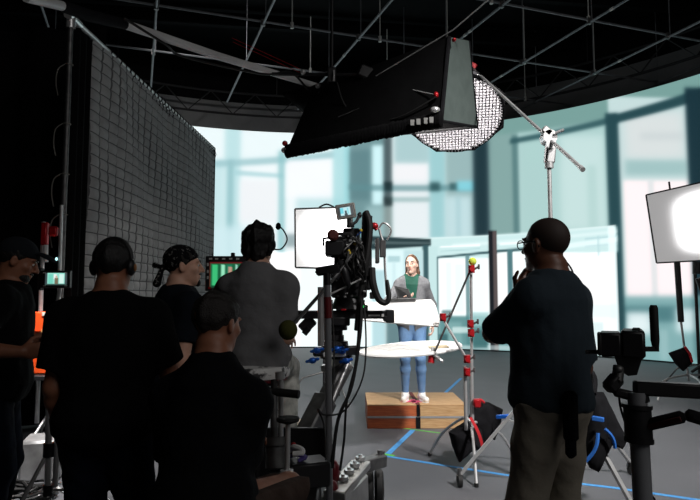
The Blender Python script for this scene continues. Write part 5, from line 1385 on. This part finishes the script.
part(cm, 'matte_box', blk, lambda m: m.prism([lens_c+V((sx*.09, .24, sz*.07)) for sx, sz in ((-1, -1), (1, -1), (1, 1), (-1, 1))], (0, .09, 0)))
part(cm, 'viewfinder', blkp, lambda m: (pbox(m, 325, 240.5, 344, 255.5, Yc-.26, .17, .008), pbox(m, 336, 241.5, 348, 252, Yc-.2, .12, .006), m.cyl(P(333, 258, Yc-.2), P(333, 254, Yc-.2), .012)))
part(cm, 'round_dial', M('brown_red_rubber', (96, 44, 40), .6), lambda m: (m.lathe(P(333, 235.5, Yc-.24), (0, -1, 0), [(.028, -.02), (.036, 0), (.036, .03), (.022, .042)], 20), ))
part(cm, 'rod_bracket', blk, lambda m: (m.beam(P(323, 238.5, Yc-.2), P(345, 236.5, Yc-.2), .016, .012), m.beam(P(323.5, 238, Yc-.2), P(323.5, 246, Yc-.2), .012, .012), m.beam(P(337, 234, Yc-.15), P(352, 234, Yc-.15), .03, .02, None, .004)))
mn = part(cm, 'monitor', M('pale_grey_alloy', (176, 172, 166), .5, .2), lambda m: m.box(P(345.7, 211.3, Yc-.15), (.128, .028, .098), Matrix.Rotation(-.16, 3, 'Y') @ Matrix.Rotation(.1, 3, 'X'), .006), 'small grey tilted monitor')
RM = Matrix.Rotation(-.16, 3, 'Y') @ Matrix.Rotation(.1, 3, 'X')
mc_ = P(345.7, 211.3, Yc-.15)
scr2 = EMV('small_screen', 1.0, .3)
def little(parent, name, c, R, wx, hz, bars, base, n=24):
    mb = MB(); vs = []; fs = []
    for i in range(n+1):
        for j in range(n+1): vs.append(V(c)+R@V(((i/n-.5)*wx, 0, (.5-j/n)*hz)))
    for i in range(n):
        for j in range(n): a = i*(n+1)+j; fs.append((a, a+1, a+n+2, a+n+1))
    mb.add(vs, fs); o = obj(name, mb, scr2, parent, flip=False)
    def pic(co):
        i, j = np.divmod(np.arange(len(co)), n+1); u = i/n; v = j/n
        cc = np.tile(np.array(base, float), (len(co), 1))
        for x0, x1, y0, y1, col in bars:
            m = (u >= x0) & (u <= x1) & (v >= y0) & (v <= y1); cc[m] = col
        cc = cc/255
        return np.where(cc <= .04045, cc/12.92, ((cc+.055)/1.055)**2.4)
    paint(o, pic); return o
little(mn, 'screen', mc_+RM@V((0, -.0155, 0)), RM, .098, .066, [(0, 1, 0, .12, (70, 72, 74)), (0, .14, 0, 1, (70, 72, 74)), (.16, .34, .15, .7, (120, 215, 230)), (.8, 1, 0, 1, (88, 90, 92)), (.62, .7, .2, .75, (140, 218, 228)), (.44, .56, .45, .95, (60, 76, 84)), (.40, .62, .72, .98, (70, 84, 90)), (0, 1, .9, 1, (80, 82, 84))], (196, 236, 242))
part(cm, 'monitor_arm', blk, lambda m: (m.cyl(P(349, 218, Yc-.14), P(349, 226, Yc-.14), .014), m.tube([P(349, 225, Yc-.14), P(356, 222, Yc-.1), P(360, 213, Yc-.05)], .010, 8, smooth=3), m.box(P(350.5, 226, Yc-.13), (.05, .04, .02), None, .005)))
part(cm, 'top_handle', blk, lambda m: (m.beam(P(346, 233, Yc-.05), P(362, 231, Yc-.05), .04, .025, None, .006), m.ell(P(359.5, 215.5, Yc-.06), (.016, .02, .02))))
part(cm, 'battery_plate', blkp, lambda m: (m.beam(P(366, 213, Yc-.1), P(364, 262, Yc-.1), .05, .10, (0, 1, 0), .008), m.beam(P(371, 216, Yc-.06), P(362, 300, Yc-.12), .02, .03, (0, 1, 0), .004)))
part(cm, 'cable_sleeve', rub, lambda m: m.tube([P(366, 212, Yc-.14), P(370, 225, Yc-.18), P(368, 250, Yc-.2), P(363, 280, Yc-.2), P(359, 310, Yc-.18), P(357, 330, Yc-.15)], .020, 8, smooth=4))
part(cm, 'focus_motor', blk, lambda m: (m.cyl(P(358, 247, Yc-.15), P(358, 258, Yc-.15), .035), m.cyl(P(352, 262, Yc-.16), P(352, 270, Yc-.16), .03)))
part(cm, 'receiver', dull, lambda m: (pbox(m, 380, 240, 386, 257, Yc-.1, .05, .004), pbox(m, 375.5, 238, 379.5, 263, Yc-.1, .08, .005)))
part(cm, 'receiver_pole', chrome, lambda m: (m.tube([P(379, 228, Yc-.08), P(381, 236, Yc-.08), P(384, 246, Yc-.08), P(385, 268, Yc-.08), P(387, 295, Yc-.1)], .008, 8, smooth=4), m.tube([P(379, 228, Yc-.08), P(383, 223, Yc-.08), P(389, 226, Yc-.08), P(391, 232, Yc-.08), P(387, 240, Yc-.08)], .007, 6, smooth=4)))
part(cm, 'red_clamp', red, lambda m: (m.ell(P(374.5, 226, Yc-.08), (.026, .02, .024)), m.cyl(P(370, 222, Yc-.08), P(377, 230, Yc-.08), .012)))
part(cm, 'gold_connector', yel, lambda m: (m.cyl(P(348, 250, Yc-.22), P(350, 254, Yc-.22), .010), m.cyl(P(354, 243, Yc-.2), P(356, 245, Yc-.2), .012), m.ell(P(361, 230.5, Yc-.15), (.010, .01, .012))))
part(cm, 'blue_connector', blue, lambda m: (m.tube([P(355, 240, Yc-.18), P(358, 235, Yc-.18), P(361, 232, Yc-.17)], .006, 6), ))
rnd = random.Random(11)
for i in range(16):
    a = P(rnd.uniform(346, 362), rnd.uniform(232, 262), Yc-.17); b = P(rnd.uniform(342, 366), rnd.uniform(262, 296), Yc-.15)
    c = a.lerp(b, .5)+V((rnd.uniform(-.07, .07), -.07-rnd.uniform(0, .05), rnd.uniform(-.03, .03)))
    part(cm, 'camera_cable', rub if i % 3 else dull, lambda m: m.tube([a, a.lerp(c, .6)+V((0, -.02, 0)), c, b], .005 if i % 2 else .007, 6, smooth=5))
rnd = random.Random(21)
for i in range(16):
    part(cm, 'small_fitting', (mark, chrome, dull, steel)[i % 4], lambda m: m.box(P(rnd.uniform(344, 365), rnd.uniform(234, 298), Yc-.2-.03*rnd.random()), (rnd.uniform(.008, .022), .014, rnd.uniform(.006, .016)), Matrix.Rotation(rnd.uniform(-.6, .6), 3, 'Y'), .002))
for px_, py_ in ((350, 262), (357, 265), (344, 246), (360, 290), (338, 296), (345, 296.5), (352, 296), (356, 277)):
    part(cm, 'small_fitting', chrome if px_ % 2 else dull, lambda m: m.box(P(px_, py_, Yc-.16), (.018, .02, .012), None, .003))
part(cm, 'hanging_loop', rub, lambda m: m.tube([P(372, 268, Yc-.12), P(373, 283, Yc-.14), P(378, 298, Yc-.14), P(385, 303, Yc-.14), P(389, 297, Yc-.14), P(387, 280, Yc-.12)], [.022, .024, .022, .018, .016, .010], 8, smooth=5))
part(cm, 'side_handle', blk, lambda m: (m.tube([P(340, 262, Yc-.22), P(344, 270, Yc-.26), P(347, 281, Yc-.26), P(349, 286, Yc-.25)], [.02, .026, .022, .012], 10, smooth=4), m.cyl(P(346, 285, Yc-.22), P(351, 284, Yc-.22), .012)))
part(cm, 'shoulder_bracket', blk, lambda m: (pbox(m, 360, 248, 372, 290, Yc-.06, .16, .012), pbox(m, 370, 292, 375, 299, Yc-.05, .1, .006)))
# pan bar with foam ball
pb = thing('pan_bar', 'long grey pan bar slanting past the camera with an olive foam ball on its end', 'pan bar', P(292, 327, 3.25))
part(pb, 'bar', dull, lambda m: (m.cyl(P(290, 328, 3.2), P(338, 274, 3.72), .011, n=10), m.cyl(P(336, 276, 3.71), P(362, 242, 3.78), .0085, n=10)))
part(pb, 'joint', blk, lambda m: m.cyl(P(334, 278.5, 3.69), P(338, 273.5, 3.71), .026, n=12))
part(pb, 'ball', olive, lambda m: m.ell(P(288, 330, 3.18), (.050, .050, .053), None, 20, 14), 'olive foam ball')
part(pb, 'brace_rod', steel, lambda m: m.cyl(P(331, 294, 3.75), P(361, 279, 3.78), .006, n=8))
# hanging cables
for i, pts in enumerate(([(362, 300), (360, 335), (352, 385), (338, 420), (332, 468)], [(364, 300), (366, 345), (362, 380), (345, 410), (325, 415), (318, 409), (324, 425), (326, 460)], [(360, 305), (356, 360), (347, 400), (344, 440), (340, 470)], [(332, 300), (334, 360), (330, 430), (324, 480)])):
    o = obj('camera_cable', MB().tube([P(a, b, 3.78-.12*k) for k, (a, b) in enumerate(pts)], (.010, .005, .007, .005)[i], 6, smooth=7), rub)
    tag(o, ('thick black cable hanging from the cinema camera down to the dolly', 'thin black cable looping outwards between cinema camera and dolly', 'black cable hanging straight below the slider to the silver dolly leg', 'thin black cable running down beside the red sleeved post')[i], 'cable')

# ---------------------------------------------------------------- video monitor behind the operator
Ym = 4.6
vm = thing('video_monitor', 'black video monitor with green tinted picture between bandana man and operator', 'monitor', P(232, 292, Ym))
part(vm, 'housing', blkp, lambda m: pbox(m, 205.5, 256, 259, 291, Ym, .06, .006))
little(vm, 'screen', P(231, 275, Ym-.003), Matrix.Identity(3), .33, .20, [(0, .03, 0, 1, (90, 20, 24)), (0, 1, 0, .05, (90, 20, 24)), (.08, .2, .1, .9, (60, 190, 120)), (.26, .34, .1, .9, (150, 230, 190)), (.40, .52, .1, .7, (30, 120, 90)), (.42, .5, .2, .42, (190, 150, 130)), (.60, .66, .1, .95, (160, 220, 200)), (.78, .9, .1, .9, (70, 170, 130)), (0, 1, .92, 1, (20, 60, 40))], (24, 96, 62))
part(vm, 'button', mark, lambda m: [pbox(m, x, 258, x+3.2, 259.6, Ym-.003, .004, 0) for x in (209, 215, 222, 229, 236)]+[pbox(m, 206.8, y, 208.6, y+3.0, Ym-.003, .004, 0) for y in (263, 270, 276)])
part(vm, 'red_button', red, lambda m: pbox(m, 208, 287, 211, 289, Ym-.004, .006, 0))
part(vm, 'antenna', blk, lambda m: m.box(P(233, 255, Ym+.02), (.03, .03, .035), None, .005))
vs_ = P(232, 292, Ym)
ms = thing('light_stand', 'black stand holding the video monitor behind the seated operator', 'stand', (vs_.x, Ym+.05, 0))
part(ms, 'column', blk, lambda m: m.cyl((vs_.x, Ym+.05, .3), (vs_.x, Ym+.05, vs_.z+.0), .02))
part(ms, 'lower_monitor', dull, lambda m: pbox(m, 206, 293, 250, 296, Ym, .12, .004))
for k in range(3):
    an = .5+k*2.094
    part(ms, 'leg', blk, lambda m: m.cyl((vs_.x, Ym+.05, .5), (vs_.x+.42*math.cos(an), Ym+.05+.42*math.sin(an), .012), .012))

# ---------------------------------------------------------------- dark left corner
Ys = 3.75
lx = P(50, 430, Ys).x
ls = thing('grip_stand', 'steel grip stand with spread legs holding the small field monitor', 'grip stand', (lx, Ys, 0))
part(ls, 'column', steel, lambda m: (m.cyl((lx, Ys, .25), P(50.5, 340, Ys), .02, n=12), m.cyl(P(52.5, 330, Ys), P(60, 288, Ys-.02), .012, n=10), m.cyl((lx+.045, Ys, .3), (lx+.045, Ys, 1.0), .0165, n=12)))
for tip in (V((P(2, 500, 3.5).x-.05, 3.55, 0)), V((lx+.52, Ys+.12, 0)), V((lx+.05, Ys+.75, 0))):
    e = V((tip.x, tip.y, .012)); d = (e-V((lx, Ys, 0))).normalized()
    part(ls, 'leg', steel, lambda m: (m.tube([V((lx, Ys, .52)), e], .013, 8), m.cyl(V((lx, Ys, .28)), V((lx, Ys, .52)).lerp(e, .5), .008)))
part(ls, 'collar', blk, lambda m: (m.cyl((lx, Ys, .48), (lx, Ys, .56), .035), m.cyl((lx, Ys, .25), (lx, Ys, .31), .03)))
part(ls, 'knuckle', dull, lambda m: (m.box(P(51, 336, Ys), (.06, .06, .07), None, .01), m.cyl(P(40, 352, Ys), P(52, 350, Ys), .015)))
pm_ = thing('field_monitor', 'small bright field monitor facing us beside the man in the cap', 'monitor', P(55, 288, Ys-.02))
part(pm_, 'housing', blkp, lambda m: pbox(m, 40.5, 270.5, 69.5, 288, Ys-.03, .03, .004))
little(pm_, 'screen', P(56, 279, Ys-.034), Matrix.Identity(3), .135, .075, [(.0, .12, 0, 1, (60, 70, 74)), (.16, .34, .1, .9, (120, 210, 190)), (.40, .5, .1, .5, (240, 246, 244)), (.44, .62, .38, 1, (120, 110, 90)), (.48, .56, .22, .45, (210, 180, 160)), (.66, .84, .1, .85, (214, 244, 236)), (.9, 1, 0, 1, (70, 80, 84)), (0, 1, .88, 1, (60, 84, 80))], (150, 224, 208))
part(pm_, 'tick_mark', mark, lambda m: [pbox(m, x, y, x+2.5, y+1.0, Ys-.034, .002, 0) for x in (43, 64.5) for y in (272.3, 285.3)])
part(pm_, 'side_grip', rub, lambda m: pbox(m, 37.5, 268, 40, 290, Ys-.02, .05, .004))
Yo = 5.4
cs_ = thing('equipment_case', 'orange plastic equipment case standing behind the man in the cap', 'case', P(38, 372, Yo))
part(cs_, 'case_body', orange, lambda m: (pbox(m, 25.5, 312, 49.5, 332, Yo, .3, .01), pbox(m, 25.5, 333, 49.5, 374, Yo, .3, .01)))
part(cs_, 'latch', mark, lambda m: (pbox(m, 42, 312.5, 49, 316, Yo-.01, .02, .002), ), 'pale label')
part(cs_, 'handle_band', M('tan_band', (190, 150, 100), .6), lambda m: pbox(m, 41, 329.5, 50, 335, Yo-.012, .02, .002))
rk = thing('equipment_cart', 'dark equipment cart carrying the orange case', 'cart', P(38, 376, Yo+.1))
rk.location.z = 0; ORG[rk.name] = V(rk.location)
cz = P(38, 374, Yo).z
part(rk, 'shelf', blk, lambda m: m.box((rk.location.x, Yo+.16, cz-.025), (.8, .5, .04), None, .006))
for sx_ in (-1, 1):
    for sy_ in (-1, 1):
        part(rk, 'leg', blk, lambda m: m.cyl((rk.location.x+sx_*.36, Yo+.16+sy_*.2, 0), (rk.location.x+sx_*.36, Yo+.16+sy_*.2, cz-.04), .02))
Yr = 5.6
rs = G(61, Yr)
lt = thing('light_stand', 'slim bright stand pole with a red clamp behind the field monitor', 'light stand', (rs.x, Yr, 0))
part(lt, 'column', steel, lambda m: (m.cyl((rs.x, Yr, .3), P(61.5, 205, Yr), .016, n=10), m.cyl((rs.x-.17, Yr, .3), P(43.5, 222, Yr), .02, n=10)))
part(lt, 'clamp', red, lambda m: (pbox(m, 40.5, 222, 46, 245, Yr-.04, .06, .012), pbox(m, 48, 226, 56, 236, Yr-.04, .05, .012)))
part(lt, 'lower_sleeve', whitep, lambda m: m.cyl(P(46, 262, Yr-.03), P(46, 245, Yr-.03), .02))
part(lt, 'status_light', EM('cyan_led', (190, 250, 255), 1.5), lambda m: m.ell(P(56.5, 259, Yr-.06), (.012, .01, .016)))
for k in range(3):
    an = .3+k*2.094
    part(lt, 'leg', steel, lambda m: m.cyl((rs.x, Yr, .5), (rs.x+.5*math.cos(an), Yr+.5*math.sin(an), .012), .012))
# coil of cable on the floor and folded plate
cl_ = thing('cable_coil', 'messy coil of black cable on the floor below the man in the cap', 'cable', (P(18, 485, 4.4).x, 4.4, 0))
rnd = random.Random(5)
for i in range(9):
    c = V((P(18, 485, 4.4).x+rnd.uniform(-.06, .06), 4.4+rnd.uniform(-.06, .06), .012+.018*(i//2)))
    part(cl_, 'loop', rub, lambda m: m.tube([c+V(((.17+.04*math.sin(3*a+i))*math.cos(a), (.17+.03*math.cos(2*a+i))*math.sin(a), .010*math.sin(4*a+i)+.006)) for a in np.linspace(0, 2*math.pi, 22, endpoint=False)], .011, 6, closed=True))
for i, (pts, lab, m_) in enumerate((([(38, 492), (50, 478), (62, 486), (80, 492), (98, 498)], 'pale cable snaking over the floor beside the black cable coil', whitep), ([(70, 470), (56, 462), (44, 470), (30, 466)], 'thin pale cable between the legs of the left grip stand', whitep))):
    o = obj('floor_cable', MB().tube([V((*F(a, b), .010)) for a, b in pts], .009, 6, smooth=6), m_); tag(o, lab, 'cable')
sq = obj('silver_case', MB().box(V((P(38, 440, 4.9).x, 5.0, .16)), (.30, .34, .31), Matrix.Rotation(.3, 3, 'Z'), .02), M('silver_sheet', (190, 190, 190), .5, .5, vary=(7, (150, 150, 150)))); tag(sq, 'silver box on the floor behind the left grip stand', 'box')
wb = thing('apple_box', 'pale wooden box on the floor behind the dolly and its equipment box', 'wooden box', P(302, 430, 4.45))
wb.location.z = 0; ORG[wb.name] = V(wb.location)
wp = P(302, 424, 4.45)
part(wb, 'side_board', wood, lambda m: m.box((wp.x-.03, 4.6, .24), (.36, .36, .48), Matrix.Rotation(.2, 3, 'Z'), .004))
part(wb, 'top_board', M('pale_ply', (214, 196, 168), .6), lambda m: m.box((wp.x-.03, 4.6, .49), (.37, .37, .014), Matrix.Rotation(.2, 3, 'Z'), .003))
